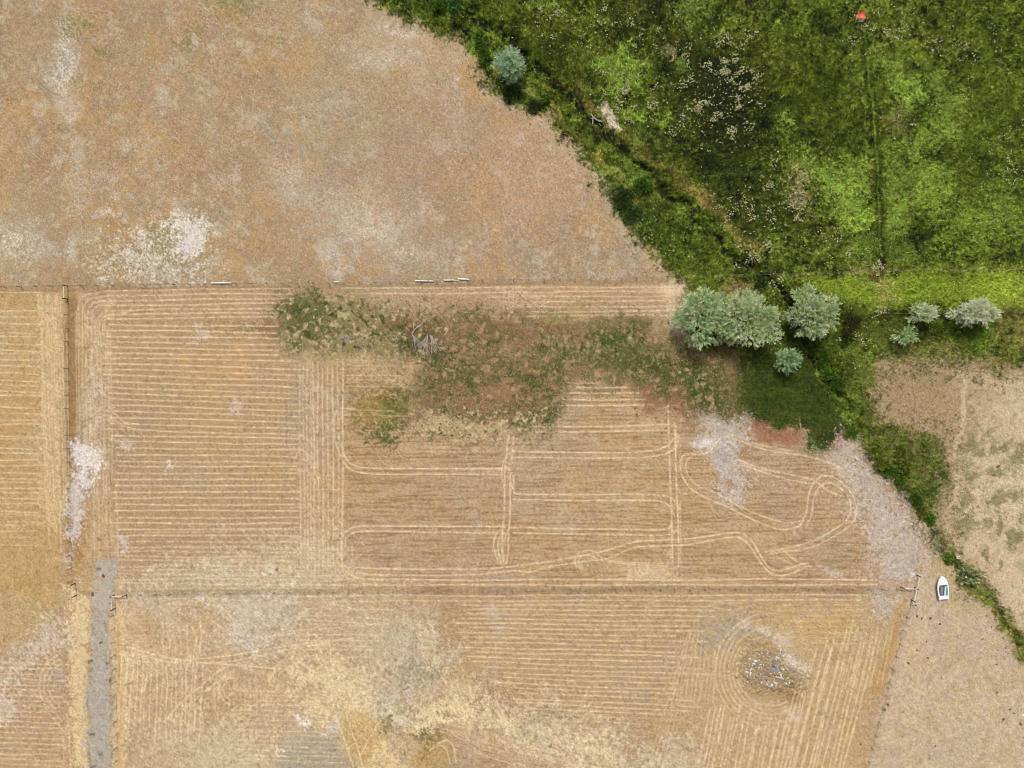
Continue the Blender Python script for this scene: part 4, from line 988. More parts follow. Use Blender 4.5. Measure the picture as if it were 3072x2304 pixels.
def mat_flat(name, c, rough=.7, scale=14.0, amt=.2, metal=0.0, spec=.3):
    """c: sRGB as it reads on open ground; noise breaks it up"""
    m = bpy.data.materials.new(name); m.use_nodes = True
    nt = m.node_tree; b = nt.nodes['Principled BSDF']
    a = alb(c)
    tc = nt.nodes.new('ShaderNodeTexCoord')
    no = nt.nodes.new('ShaderNodeTexNoise'); no.inputs['Scale'].default_value = scale; no.inputs['Detail'].default_value = 4
    nt.links.new(tc.outputs['Object'], no.inputs['Vector'])
    cr = nt.nodes.new('ShaderNodeValToRGB')
    cr.color_ramp.elements[0].position = .3; cr.color_ramp.elements[1].position = .7
    cr.color_ramp.elements[0].color = (*np.clip(a * (1 - amt), 0, 1), 1); cr.color_ramp.elements[1].color = (*np.clip(a * (1 + amt * .6), 0, .85), 1)
    nt.links.new(no.outputs[0], cr.inputs[0]); nt.links.new(cr.outputs[0], b.inputs['Base Color'])
    b.inputs['Roughness'].default_value = rough; b.inputs['Metallic'].default_value = metal
    b.inputs['Specular IOR Level'].default_value = spec
    return m


class MB:
    def __init__(self): self.v = []; self.f = []

    def add(self, v, f):
        o = len(self.v); self.v += [tuple(p) for p in v]; self.f += [tuple(i + o for i in q) for q in f]

    def box(self, c, s, rz=0.0, top=None):
        """top=(sx,sy) narrows the upper face"""
        hx, hy, hz = s[0] / 2, s[1] / 2, s[2] / 2
        tx, ty = top or (1, 1)
        P = [(-hx, -hy, -hz), (hx, -hy, -hz), (hx, hy, -hz), (-hx, hy, -hz), (-hx * tx, -hy * ty, hz), (hx * tx, -hy * ty, hz), (hx * tx, hy * ty, hz), (-hx * tx, hy * ty, hz)]
        ca, sa = math.cos(rz), math.sin(rz)
        self.add([(c[0] + x * ca - y * sa, c[1] + x * sa + y * ca, c[2] + z) for x, y, z in P], [(0, 3, 2, 1), (4, 5, 6, 7), (0, 1, 5, 4), (1, 2, 6, 5), (2, 3, 7, 6), (3, 0, 4, 7)])

    def tube(self, pts, rad, n=7, cap=True):
        pts = [Vector(p) for p in pts]
        if not hasattr(rad, '__len__'): rad = [rad] * len(pts)
        V = []; F = []
        for i, p in enumerate(pts):
            d = (pts[min(i + 1, len(pts) - 1)] - pts[max(i - 1, 0)]).normalized()
            u = d.cross(Vector((0, 0, 1)) if abs(d.z) < .9 else Vector((1, 0, 0))).normalized(); w = d.cross(u)
            for k in range(n):
                a = 2 * math.pi * k / n
                V.append(p + (u * math.cos(a) + w * math.sin(a)) * rad[i])
        for i in range(len(pts) - 1):
            for k in range(n):
                F.append((i * n + k, i * n + (k + 1) % n, (i + 1) * n + (k + 1) % n, (i + 1) * n + k))
        if cap:
            F.append(tuple(range(n))); F.append(tuple(reversed(range((len(pts) - 1) * n, len(pts) * n))))
        self.add(V, F)

    def build(self, name, mat, parent=None, loc=None, smooth=False):
        me = bpy.data.meshes.new(name); me.from_pydata(self.v, [], self.f); me.update()
        if smooth:
            for p in me.polygons: p.use_smooth = True
        return link(name, me, mat, parent, loc)


# ------------------------------------------------------------------ the ground sheet
ext = np.concatenate([np.arange(1, 141) * .5, [80, 100, 130, 180, 280, 500, 900, 2200]]) / S
ex = np.concatenate([gx[0] - ext[::-1], gx, gx[-1] + ext]); ey = np.concatenate([gy[0] - ext[::-1], gy, gy[-1] + ext])
ne = len(ext)
ix = np.concatenate([np.minimum((ext[::-1] / ST).astype(int), NX - 1) % NX, np.arange(NX), NX - 1 - np.minimum((ext / ST).astype(int), NX - 1) % NX])
iy = np.concatenate([np.minimum((ext[::-1] / ST).astype(int), NY - 1) % NY, np.arange(NY), NY - 1 - np.minimum((ext / ST).astype(int), NY - 1) % NY])
EX, EY = np.meshgrid(ex, ey)
inner = np.zeros(EX.shape, np.float32); inner[ne:-ne, ne:-ne] = 1
EZ = Z[np.ix_(iy, ix)] * np.maximum(inner, 0.6 * (np.maximum(np.maximum(gx[0] - EX, EX - gx[-1]), np.maximum(gy[0] - EY, EY - gy[-1])) * S < 60))
VV = np.stack([(EX - CX) * S, (CY - EY) * S, EZ], -1).reshape(-1, 3)
ny_, nx_ = EX.shape
ids = np.arange(ny_ * nx_).reshape(ny_, nx_)
FF = np.stack([ids[:-1, :-1], ids[1:, :-1], ids[1:, 1:], ids[:-1, 1:]], -1).reshape(-1, 4)
OUT = ALB[np.ix_(iy, ix)]
dd = np.maximum(np.maximum(gx[0] - EX, EX - gx[-1]), np.maximum(gy[0] - EY, EY - gy[-1])) * S
far_w = sstep(dd, 45, 85)[..., None]
OUT = OUT * (1 - far_w) + alb((190, 164, 118)) * far_w        # open dry country beyond the fields
g_me = mesh_np('ground', VV, FF, OUT.reshape(-1, 3), smooth=True)
M_GROUND = mat_tint('ground', .95, 7.0, .22, 0, .05, .35)
tag(link('ground', g_me, M_GROUND), kind='structure')
#MORE
# ------------------------------------------------------------------ ground cover (uncountable)
def blades(name, n, mask, hmin, hmax, wmin, wmax, seed, colour=None, lean=.8, bright=(.7, 1.35), rough=.8, lift=0.0):
    """loose blades rooted on the ground; colour from the ground under each one unless given"""
    r = np.random.default_rng(seed)
    cum = np.cumsum(mask.ravel().astype(np.float64)); cum /= cum[-1]
    k = np.searchsorted(cum, r.random(n))
    j, i = np.divmod(k, NX)
    px = X0 + (i + r.random(n) - .5) * ST; py = Y0 + (j + r.random(n) - .5) * ST
    c, z = ALB[j, i], Z[j, i]
    if colour is not None: c = np.broadcast_to(alb(colour), c.shape)
    f = r.uniform(bright[0], bright[1], n)[:, None]
    c = np.clip(c * f * (1 + r.normal(0, .08, (n, 3))), .004, .85)
    h = r.uniform(hmin, hmax, n); w = r.uniform(wmin, wmax, n) * .5
    a = r.uniform(0, 2 * math.pi, n); l = np.abs(r.normal(0, lean, n)) + .15
    nrm = np.sqrt(1 + l * l)
    bx, by = wx(px), wy(py)
    dx, dy = np.cos(a), np.sin(a)
    base = np.stack([bx, by, z - .02 + lift], -1)
    side = np.stack([-dy * w, dx * w, np.zeros(n)], -1)
    mid = base + np.stack([dx * l * h / nrm * .5, dy * l * h / nrm * .5, h / nrm * .62], -1)
    tip = base + np.stack([dx * l * h / nrm, dy * l * h / nrm, h / nrm], -1)
    V = np.stack([base - side * .6, base + side * .6, mid + side, tip, mid - side], 1).reshape(-1, 3)
    o = np.arange(n)[:, None] * 5
    F = np.concatenate([o + [0, 1, 2], o + [0, 2, 4], o + [4, 2, 3]], 0)
    me = mesh_np(name, V, F, np.repeat(c, 5, 0))
    return tag(link(name, me, M_GRASS), kind='stuff')


M_GRASS = mat_tint('grass_blades', .75, 5.0, .2, .2)
meadow = green * (1 - lawn) * np.clip(1 - 1.2 * dep * (1 - .8 * sstep(PY, 860, 980)), 0, 1) * (1 - blob(2588, 42, 22, 24, 0, .3, 0))
flow_gap = 1 - blob(2588, 42, 26, 28, 0, .3, 0)
blades('meadow_grass', 150000, meadow * (.5 + .5 * limes) * (1 - .8 * HOL), .2, .6, .05, .12, 31, bright=(.75, 1.5))
blades('lawn_grass', 16000, lawn, .08, .2, .03, .07, 32)
blades('dry_stubble', 60000, dryall * (1 - grav) * (.3 + TRm + (1 - north) * .4), .04, .14, .02, .05, 33, bright=(.75, 1.25))
weedm = np.clip(olive * .8 + grn2 * 1.2 + tuft * rp * .12, 0, 1.5) * dryall
blades('field_weeds', 20000, weedm, .1, .3, .05, .12, 34, bright=(.8, 1.6))
# umbel heads of white-flowering weeds
flow = np.zeros((NY, NX), np.float32)
for cx, cy, rx, ry, st in [(2190, 230, 70, 45, 1.), (2150, 280, 80, 60, .9), (2180, 330, 90, 60, .55), (2120, 380, 70, 50, .4), (1680, 60, 70, 30, .7), (1650, 45, 40, 30, .8), (1700, 120, 60, 40, .5), (1880, 290, 60, 50, .8), (1900, 320, 40, 40, .6),
                           (1990, 80, 60, 50, .6), (1800, 60, 60, 60, .3), (2370, 220, 30, 30, .6), (2080, 320, 40, 40, .5), (2600, 110, 60, 40, .35), (2650, 50, 60, 60, .4), (2390, 580, 70, 60, .6), (2320, 560, 60, 60, .4), (2130, 190, 60, 60, .4),
                           (2200, 130, 60, 40, .5), (2260, 770, 40, 30, .9), (2380, 860, 60, 30, .5), (2550, 790, 70, 25, .6), (2850, 120, 60, 60, .3), (2860, 290, 40, 40, .35), (2960, 180, 60, 60, .25), (2560, 740, 60, 30, .35), (2280, 700, 60, 40, .4),
                           (2640, 870, 30, 45, 1.2), (2700, 365, 26, 22, .6), (2550, 1055, 30, 30, .5), (2560, 1010, 30, 40, .4), (1990, 700, 60, 60, .15), (3020, 470, 60, 80, .3), (1840, 100, 60, 70, .25), (2250, 620, 80, 80, .3), (2440, 640, 60, 60, .3)]:
    flow += blob(cx, cy, rx, ry, 0, .9, 10, .8) * st
flow *= flow_gap * green * (.04 + sstep(gauss(22, 96) + .5 * N_M2, .3, 1.5)) * (.3 + sstep(N_F, 0, 1.5))


def umbels(name, n, mask, seed, col, smin, smax):
    r = np.random.default_rng(seed)
    cum = np.cumsum(mask.ravel().astype(np.float64)); cum /= cum[-1]
    k = np.searchsorted(cum, r.random(n)); j, i = np.divmod(k, NX)
    px = X0 + (i + r.random(n) - .5) * ST; py = Y0 + (j + r.random(n) - .5) * ST
    z = Z[j, i] + r.uniform(.3, .65, n)
    s = r.uniform(smin, smax, n) * .5
    c = alb(col) * r.uniform(.35, 1.05, n)[:, None]
    tx, ty = r.normal(0, .25, n), r.normal(0, .25, n)
    V = []
    for q in range(6):
        a = q * math.pi / 3
        ca, sa = math.cos(a), math.sin(a)
        V.append(np.stack([wx(px) + ca * s, wy(py) + sa * s * r.uniform(.7, 1.1, n), z - .25 * s + (ca * tx + sa * ty) * s], -1))
    V.append(np.stack([wx(px), wy(py), z + .1 * s], -1))
    V.append(np.stack([wx(px), wy(py), z - .5], -1))
    V.append(np.stack([wx(px) + .015, wy(py), z - .5], -1))
    V = np.stack(V, 1).reshape(-1, 3)
    o = np.arange(n)[:, None] * 9
    F = np.concatenate([o + [q, (q + 1) % 6, 6] for q in range(6)] + [o + [7, 8, 6]], 0)
    return tag(link(name, mesh_np(name, V, F, np.repeat(c, 9, 0)), M_GRASS), kind='stuff')


umbels('white_meadow_flowers', 6500, flow, 41, (222, 218, 160), .07, .27)
umbels('scattered_meadow_flowers', 700, green * (1 - lawn) * sstep(N_M, 0, 1), 42, (210, 206, 160), .08, .2)

# ------------------------------------------------------------------ trees and shrubs
M_BARK = mat_flat('bark', (120, 106, 88), .9, 6, .35)
M_SILVER = mat_tint('silver_leaves', .75, 1.2, .16, .25, .1)
M_GREENLEAF = mat_tint('green_leaves', .6, 1.5, .2, .25, .2)
M_DEAD = mat_flat('bleached_wood', (214, 204, 190), .85, 5, .2)


GAIN = 2.05


def ground_of(px, py, zc):
    """ground point under something seen at px,py whose middle is zc above the ground"""
    f = (H - zc) / H
    return wx(px) * f, wy(py) * f


def tree(name, label, cat, px, py, rx, ry, h, seed, cols, leaf=(.36, .075), nspray=420, per=22, group=None, mat=None, crown_lo=.2, spray=(.5, 1.2), trunk_r=.16, lobes=13, droop=.0, leanx=0.0):
    r = np.random.default_rng(seed)
    rx, ry = rx * (.88 if h > 1.9 else .95), ry * (.9 if h > 1.9 else .95)
    zc = .62 * h
    gx_, gy_ = ground_of(px, py, zc)
    f = S * (H - zc) / H
    RX, RY, RZ = rx * f, ry * f, h * (1 - crown_lo) * .5
    cz = h * crown_lo + RZ
    z0 = zat(CX + gx_ / S, CY - gy_ / S)
    t = thing(name, label, cat, (gx_, gy_, z0 - .05), group)
    # lobes of foliage round the crown
    L = []
    for q in range(lobes):
        rad = math.sqrt((q + .6) / lobes) * .8
        a = q * 2.39996 + r.normal(0, .22)
        rad *= r.uniform(.88, 1.1)
        L.append((rad * math.cos(a), rad * math.sin(a), .72 * math.sqrt(max(0, 1 - rad * rad)) + r.normal(0, .14) - .12))
    for q in range(max(2, lobes // 3)):
        a = q * 2 * math.pi / max(2, lobes // 3) + r.uniform(-.3, .3)
        L.append((.72 * math.cos(a), .72 * math.sin(a), r.uniform(-.55, -.2)))
    L = np.array(L)
    LR = r.uniform(.17, .42, len(L)) * (1 if lobes > 9 else 1.05)
    LB = r.uniform(.7, 1.2, len(L))
    k = r.integers(0, len(L), nspray)
    d = r.normal(0, 1, (nspray, 3)); d[:, 2] = np.abs(d[:, 2]) * r.choice([1, 1, 1, -.5], nspray)
    d /= np.linalg.norm(d, axis=1)[:, None]
    org = L[k] + d * LR[k][:, None] * r.uniform(.35, .8, nspray)[:, None]
    org *= np.array([RX, RY, RZ])
    out = L[k] * .7 + d * .8 + np.array([0, 0, .1]) + r.normal(0, .35, (nspray, 3))
    out /= np.linalg.norm(out, axis=1)[:, None]
    ln = r.uniform(spray[0], spray[1], nspray)
    # leaves
    n = nspray * per
    si = np.repeat(np.arange(nspray), per)
    tt = r.uniform(.05, 1, n)
    sd = r.normal(0, 1, (n, 3)); sd /= np.linalg.norm(sd, axis=1)[:, None]
    pos = org[si] + out[si] * (ln[si] * tt)[:, None] + sd * (.09 * ln[si] * (1.2 - tt))[:, None]
    pos[:, 2] -= droop * tt * tt * ln[si]
    ld = out[si] + sd * .65; ld /= np.linalg.norm(ld, axis=1)[:, None]
    up = np.cross(ld, r.normal(0, 1, (n, 3))); up /= np.linalg.norm(up, axis=1)[:, None] + 1e-9
    ll = leaf[0] * r.uniform(.6, 1.25, n)[:, None]; lw = leaf[1] * r.uniform(.7, 1.3, n)[:, None]
    a0 = pos; a1 = pos + ld * ll * .5 + up * lw * .5; a2 = pos + ld * ll; a3 = pos + ld * ll * .5 - up * lw * .5
    V = np.stack([a0, a1, a2, a3], 1).reshape(-1, 3)
    V[:, 2] = np.maximum(V[:, 2] + cz, .03)
    V[:, 0] += leanx * V[:, 2]
    F = np.arange(n * 4).reshape(n, 4)
    cc = np.array([alb(c) for c in cols])
    sc = np.minimum(cc[r.integers(0, len(cc), nspray)][si] * (GAIN if mat is None else 1.25) * np.array([.95, 1, .8]) * (r.uniform(.55, 1.25, nspray) * LB[k])[si][:, None] * r.uniform(.7, 1.3, n)[:, None] * (.75 + .4 * tt)[:, None], .74)  # leaves darken towards the spray base: inner crown shade put into the tint
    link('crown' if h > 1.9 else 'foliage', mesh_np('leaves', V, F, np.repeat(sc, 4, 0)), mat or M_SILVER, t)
    m = MB()
    top = (leanx * h * .6 + r.normal(0, .1), r.normal(0, .1), h * .62)
    m.tube([(0, 0, -.2), (leanx * h * .2 + r.normal(0, .05), r.normal(0, .05), h * .28), top], [trunk_r, trunk_r * .75, trunk_r * .35], 8)
    for q in range(len(L)):
        e = L[q] * np.array([RX, RY, RZ]) + np.array([leanx * cz, 0, cz])
        b = np.array([0, 0, h * r.uniform(.1, .35)])
        md = (e + b) * .5 + np.array([0, 0, .12 * h * r.uniform(0, 1)])
        m.tube([b, md, e], [trunk_r * .5, trunk_r * .32, trunk_r * .12], 6)
    m.build('trunk' if h > 1.9 else 'stem', M_BARK, t, smooth=True)
    return t


SIL = [(182, 196, 154), (166, 182, 138), (194, 204, 160), (150, 168, 128), (208, 214, 172)]
BLU = [(156, 178, 142), (138, 162, 128), (170, 190, 152), (124, 148, 116)]
PALE = [(212, 216, 178), (196, 202, 166), (220, 220, 184), (184, 194, 156)]
G_W = 'silver leaved trees along the creek'
tree('silver_tree', 'large blue grey silver tree, left half of the big joined pair', 'tree', 2112, 955, 110, 90, 6.4, 1, BLU[:3] + SIL[:3], nspray=1250, lobes=20, group=G_W)
tree('silver_tree', 'large pale silver tree, right half of the big joined pair', 'tree', 2238, 957, 106, 88, 7.0, 2, SIL, nspray=1250, lobes=20, group=G_W)
tree('silver_tree', 'big round silver leaved tree standing alone right of the joined pair', 'tree', 2440, 948, 80, 72, 6.8, 3, SIL, nspray=900, lobes=18, group=G_W)
tree('silver_tree', 'small spiky silver tree poking out above the big round silver tree', 'tree', 2410, 880, 20, 18, 3.6, 4, SIL[:3], nspray=110, lobes=6, group=G_W, trunk_r=.07)
tree('silver_tree', 'small blue green tree on the dark lawn below the big round silver tree', 'tree', 2364, 1080, 34, 34, 3.6, 5, BLU, nspray=260, lobes=10, group=G_W, trunk_r=.09)
tree('silver_tree', 'whitish silver tree, widest of the three trees at the far right', 'tree', 2914, 938, 60, 32, 5.0, 6, PALE, nspray=620, lobes=14, group=G_W, leanx=.12)
tree('silver_tree', 'small cream tinted silver tree left of the wide whitish one', 'tree', 2766, 939, 28, 23, 3.8, 7, PALE[:2] + SIL[1:3], nspray=230, lobes=9, group=G_W, trunk_r=.08, leanx=.1)
tree('silver_tree', 'small thin blue green tree below the cream tinted one in lush grass', 'tree', 2710, 1006, 24, 22, 3.0, 8, [(160, 180, 132), (138, 160, 112), (178, 194, 146)], nspray=130, lobes=8, group=G_W, trunk_r=.07, leanx=.1)
tree('silver_tree', 'lone round silver green tree on the creek bank at the edge of the dry pasture', 'tree', 1525, 197, 42, 44, 4.4, 9, [(168, 192, 164), (150, 178, 152), (180, 200, 170)], nspray=420, lobes=12, group=G_W, trunk_r=.11)
tree('ditch_bush', 'grey green bush growing over the narrow ditch beside the white boat', 'bush', 2914, 1728, 36, 26, 2.0, 10, [(150, 156, 116), (112, 118, 76), (178, 182, 146), (88, 92, 52)], nspray=200, lobes=9, leaf=(.3, .07), trunk_r=.05)

LIME = [(116, 150, 54), (96, 132, 44), (134, 160, 66)]
MIDG = [(92, 124, 44), (74, 104, 36), (110, 136, 54)]
YELG = [(138, 146, 54), (116, 130, 48), (152, 156, 70)]
DRKG = [(92, 110, 60), (76, 92, 50), (106, 124, 68)]
shr = [('blue green shrub at the top edge of the photo beside the creek', 1362, 18, 20, 22, 2.4, [(98, 148, 84), (84, 132, 76)]), ('bright lime bush, larger upper one of two left of the lone silver tree', 1440, 118, 20, 26, 1.6, LIME),
       ('bright lime bush, lower one of two left of the lone silver tree', 1450, 162, 18, 22, 1.5, LIME), ('light green bush at the top edge left of the blue green shrub', 1318, 14, 26, 14, 1.2, LIME), ('yellow green bush just below the blue green shrub', 1372, 58, 12, 11, 1.1, YELG),
       ('lime bush right of the dark hollow beside the lone silver tree', 1588, 198, 9, 8, .9, LIME), ('bright green bush between the creek path and the dry pasture', 1632, 294, 14, 12, 1.0, LIME),
       ('dark bluish bush on the pasture edge just below the lone silver tree', 1534, 278, 30, 22, .7, DRKG), ('dark bluish bush on the pasture edge left of the creek path', 1600, 318, 28, 18, .7, DRKG),
       ('dark rounded thicket bulging into the pasture, upper', 1868, 590, 26, 34, 0.9, DRKG), ('dark rounded thicket bulging into the pasture, lower', 1895, 640, 30, 34, 0.9, DRKG), ('mid green thicket behind the two dark rounded ones', 1926, 560, 26, 24, 1.3, MIDG),
       ('leafy green bush on the left creek bank below the big round silver tree', 2474, 1076, 26, 22, 1.6, MIDG), ('bright green bush on the creek bank by the dark lawn corner', 2488, 1118, 24, 20, 1.5, LIME), ('mid green bush in the creek beside the grassy bank', 2516, 1150, 22, 18, 1.4, MIDG),
       ('light green bush halfway down the dark lawn edge', 2512, 1100, 16, 16, 1.2, YELG), ('lime bush at the bottom corner of the dark lawn', 2552, 1292, 22, 18, 1.2, LIME), ('yellow green bush in the creek under the dark lawn corner', 2625, 1352, 22, 22, 1.5, YELG),
       ('yellow green bush at the head of the creek scrub row', 2645, 1388, 24, 18, 1.5, YELG), ('yellowish bush on the right creek bank opposite the mauve bare ground', 2702, 1360, 16, 26, 1.3, YELG), ('dark leaved bush in the middle of the creek scrub', 2672, 1416, 22, 20, 1.4, MIDG),
       ('olive bush leaning over the creek from the right', 2716, 1400, 18, 16, 1.2, YELG), ('bright green bush in the creek beside the mauve bare ground', 2706, 1444, 16, 22, 1.2, LIME), ('green bush where the creek narrows', 2752, 1500, 16, 18, 1.1, MIDG),
       ('yellow green bush on the creek below the narrowing', 2772, 1540, 15, 18, 1.1, YELG), ('lime bush near the end of the creek scrub row', 2796, 1562, 15, 18, 1.0, LIME), ('low green bush beside the pale stones of the ditch', 2848, 1676, 9, 12, .8, LIME),
       ('dark bush right of the creek between two silver trees', 2556, 960, 26, 20, 1.1, [(84, 88, 44), (66, 74, 36), (104, 104, 58)]), ('dark bush beside the round silver tree in the tall grass', 2540, 1000, 22, 18, 1.0, [(80, 90, 42), (64, 74, 34), (120, 112, 66)]),
       ('dark green bush over the creek above the joined silver pair', 2285, 850, 22, 20, 1.3, DRKG), ('dark scrub bush left of the small spiky silver tree', 2376, 892, 22, 14, 1.1, [(92, 96, 52), (64, 72, 34), (128, 128, 84)])]
for i, (lb, px, py, rx, ry, h, cols) in enumerate(shr):
    tree('creek_bush', lb, 'bush', px, py, rx, ry, h, 100 + i, cols, leaf=(.2, .12), nspray=int(40 + rx * ry * .28), per=16, group='bushes along the creek', mat=M_GREENLEAF, crown_lo=.05, spray=(.25, .6), trunk_r=.04, lobes=9)

# ------------------------------------------------------------------ dead wood
def wood(name, label, cat, px, py, strokes, z=.1, mat=None, group=None, part='branch'):
    """strokes: (points in reference units with height, radius0, radius1)"""
    bx, by = wx(px), wy(py)
    t = thing(name, label, cat, (bx, by, zat(px, py)), group)
    for nm, lst in strokes:
        m = MB()
        for pts, r0, r1 in lst:
            P = [((p[0] - px) * S, -(p[1] - py) * S, p[2]) for p in pts]
            n = len(P)
            m.tube(P, [r0 + (r1 - r0) * i / (n - 1) for i in range(n)], 6)
        m.build(nm, mat or M_DEAD, t, smooth=True)
    return t


rr = random.Random(4)


def fan(x, y, ang, spread, n, l0, l1, z0=.3, r0=.035):
    out = []
    for i in range(n):
        a = ang + spread * (i / (n - 1) - .5) + rr.gauss(0, .06); l = rr.uniform(l0, l1)
        p = [(x + rr.gauss(0, 2), y + rr.gauss(0, 2), z0)]
        for k in range(1, 5):
            a += rr.gauss(0, .09)
            p.append((p[-1][0] + math.cos(a) * l / 4, p[-1][1] + math.sin(a) * l / 4, max(.04, z0 + rr.uniform(-.1, .15) - .06 * k)))
        out.append((p, r0, .014))
    return out


wood('fallen_tree', 'bleached fallen dead tree with forked limbs lying in the creek beside the pale bare strip', 'dead tree', 1779, 352,
     [('trunk', [([(1773, 338, .5), (1780, 350, .6), (1790, 357, .55), (1803, 360, .4), (1812, 364, .3)], .13, .05)]),
      ('limb', [([(1779, 350, .6), (1779, 365, .6), (1778, 380, .5), (1776, 392, .4), (1777, 398, .3)], .1, .04)]), ('limb', [([(1774, 340, .5), (1773, 334, .8)], .07, .03)]), ('limb', [([(1782, 354, .5), (1776, 352, .3), (1770, 349, .2)], .05, .02)]),
      ('twig', [([(1790, 357, .5), (1798, 362, .5), (1808, 361, .4)], .05, .02)]), ('twig', [([(1798, 366, .3), (1804, 373, .2)], .05, .03)]), ('twigs', fan(1812, 366, .75, .9, 12, 16, 34, .3, .025))])
wood('brush_pile', 'pile of bleached branches fanned downward in the weedy patch, brightest of the dead wood', 'brush pile', 1288, 1010, [('branches', fan(1283, 1012, 1.9, .75, 15, 34, 60, .45, .034)), ('branches', fan(1294, 1008, 1.32, .5, 11, 36, 60, .45, .034)), ('thick_stub', [([(1283, 1006, .4), (1284, 1014, .5)], .1, .07), ([(1290, 1005, .4), (1296, 1014, .5)], .1, .06)])])
wood('dead_branch', 'curved bare branch with a forked top and twiggy foot left of the bright brush pile', 'dead branch', 1240, 990,
     [('stem', [([(1264, 974, .2), (1253, 981, .35), (1244, 990, .4), (1238, 1001, .35), (1237, 1010, .25)], .07, .06)]), ('fork', [([(1243, 989, .4), (1241, 976, .4), (1242, 962, .3)], .045, .02), ([(1252, 981, .35), (1262, 980, .3), (1268, 983, .25)], .03, .015)]),
      ('twigs', fan(1240, 1006, 1.05, 1.1, 14, 20, 44, .25, .022))])
wood('dead_branch', 'small grey twiggy branch heap at the left of the weedy patch', 'dead branch', 1040, 1012, [('twigs', fan(1038, 1006, 1.6, 1.9, 15, 16, 26, .25, .028)), ('stem', [([(1028, 1014, .15), (1040, 1004, .25), (1056, 1016, .15)], .05, .03)])])
wood('dead_branch', 'thin pale stick lying between the grey twig heap and the curved branch', 'dead branch', 1095, 1010, [('stem', [([(1072, 1024, .08), (1086, 1014, .1), (1100, 1006, .1), (1112, 1002, .08)], .035, .02)]), ('twigs', fan(1090, 1012, 2.6, .8, 4, 12, 20, .1, .018))])
wood('dead_branch', 'short forked pale branch half hidden in weeds left of the curved branch', 'dead branch', 1190, 1012, [('stem', [([(1182, 1022, .08), (1188, 1014, .15), (1195, 1004, .2)], .045, .02)]), ('twigs', fan(1188, 1012, 1.3, 1.2, 7, 12, 20, .15, .02))])
wood('pale_pole', 'thin white pole lying aslant on the dry pasture at the far left', 'pole', 105, 465, [('shaft', [([(91, 453, .06), (106, 466, .07), (121, 479, .06)], .045, .04)])])
wood('dead_branch', 'pale curved stick at the top of the brown bare patch right of the creek', 'dead branch', 2832, 1076, [('stem', [([(2820, 1088, .08), (2830, 1078, .12), (2838, 1072, .08)], .045, .02)])])

# ------------------------------------------------------------------ fences
M_POST = mat_flat('weathered_post', (92, 72, 50), .85, 8, .3)
M_STEEL = mat_flat('rusty_steel_post', (140, 120, 92), .7, 8, .25, .2)
M_WIRE = mat_flat('wire', (150, 146, 138), .5, 4, .1, .8)
M_RAIL = mat_flat('bare_rail', (244, 226, 200), .8, 5, .12)


def fence(name, label, pts, step, hgt=1.25, r=.045, mat=None, skip=()):
    P = spline(pts, 30); d = np.concatenate([[0], np.cumsum(np.hypot(*(P[1:] - P[:-1]).T))])
    x0, y0 = P[0]
    t = thing(name, label, 'fence', (wx(x0), wy(y0), 0))
    n = int(d[-1] / step)
    tops = []
    proto = None
    for i in range(n + 1):
        s_ = i * d[-1] / n
        x, y = np.interp(s_, d, P[:, 0]), np.interp(s_, d, P[:, 1])
        z = zat(x, y); loc = ((x - x0) * S, -(y - y0) * S, z)
        tops.append(loc)
        if any(abs(x - a) < b for a, b in skip): continue
        if proto is None:
            m = MB(); m.tube([(0, 0, -.3), (0, 0, hgt * .5), (.02, .01, hgt)], [r, r, r * .85], 7)
            m.box((r * 1.1, 0, hgt * .55), (r * .5, r * .7, hgt * .8))
            proto = m.build('post', mat or M_STEEL, t, loc)
        else:
            o = proto.copy(); COL.objects.link(o); o.parent = t; o.location = loc; o.rotation_euler = (rng.normal(0, .03), rng.normal(0, .03), rng.uniform(0, 6))
    for k, h in enumerate([.3, .6, .9, 1.15]):
        m = MB(); m.tube([(a, b, c + h * hgt / 1.25) for a, b, c in tops], .006, 4, False); m.build('wire', M_WIRE, t)
    return t


fence('wire_fence', 'long wire fence between the dry pasture and the striped field', FENCE_N, 46)
fence('wire_fence', 'wire fence up the left side of the brown lane, ending at the lower left brace', [(204, 905), (206, 1200), (208, 1450), (214, 1745)], 40)
fence('wire_fence', 'wire fence along the right side of the gravel lane', [(338, 1806), (343, 1880), (346, 2020), (350, 2180), (356, 2400)], 38)
fence('wire_fence', 'wire fence crossing the striped field from the gravel lane to the boat', [(380, 1783), (900, 1776), (1500, 1772), (2050, 1768), (2690, 1766)], 44)
fence('wire_fence', 'slanting wire fence down the edge of the dry paddock below the boat', [(2730, 1812), (2708, 1890), (2680, 1990), (2650, 2110), (2620, 2220), (2575, 2400)], 40)
fence('wire_fence', 'short wire fence through the silver trees on the right', [(2640, 944), (2780, 940), (2900, 936), (3190, 928)], 44)


def brace(name, label, posts, rails, hgt=1.35):
    px, py = posts[0]
    t = thing(name, label, 'fence brace', (wx(px), wy(py), zat(px, py)))
    for x, y in posts:
        m = MB(); m.tube([((x - px) * S, -(y - py) * S, -.4), ((x - px) * S, -(y - py) * S, hgt * .6), ((x - px) * S, -(y - py) * S, hgt)], [.085, .08, .075], 10); m.build('post', M_POST, t)
    for i, j in rails:
        a, b = posts[i], posts[j]
        L = math.hypot(b[0] - a[0], b[1] - a[1]); u = ((b[0] - a[0]) / L, (b[1] - a[1]) / L); o = 1.6
        m = MB(); m.tube([((a[0] + u[0] * o - px) * S, -(a[1] + u[1] * o - py) * S, hgt * .72), ((b[0] - u[0] * o - px) * S, -(b[1] - u[1] * o - py) * S, hgt * .72)], [.07, .065], 9); m.build('rail', M_RAIL, t)
    return t


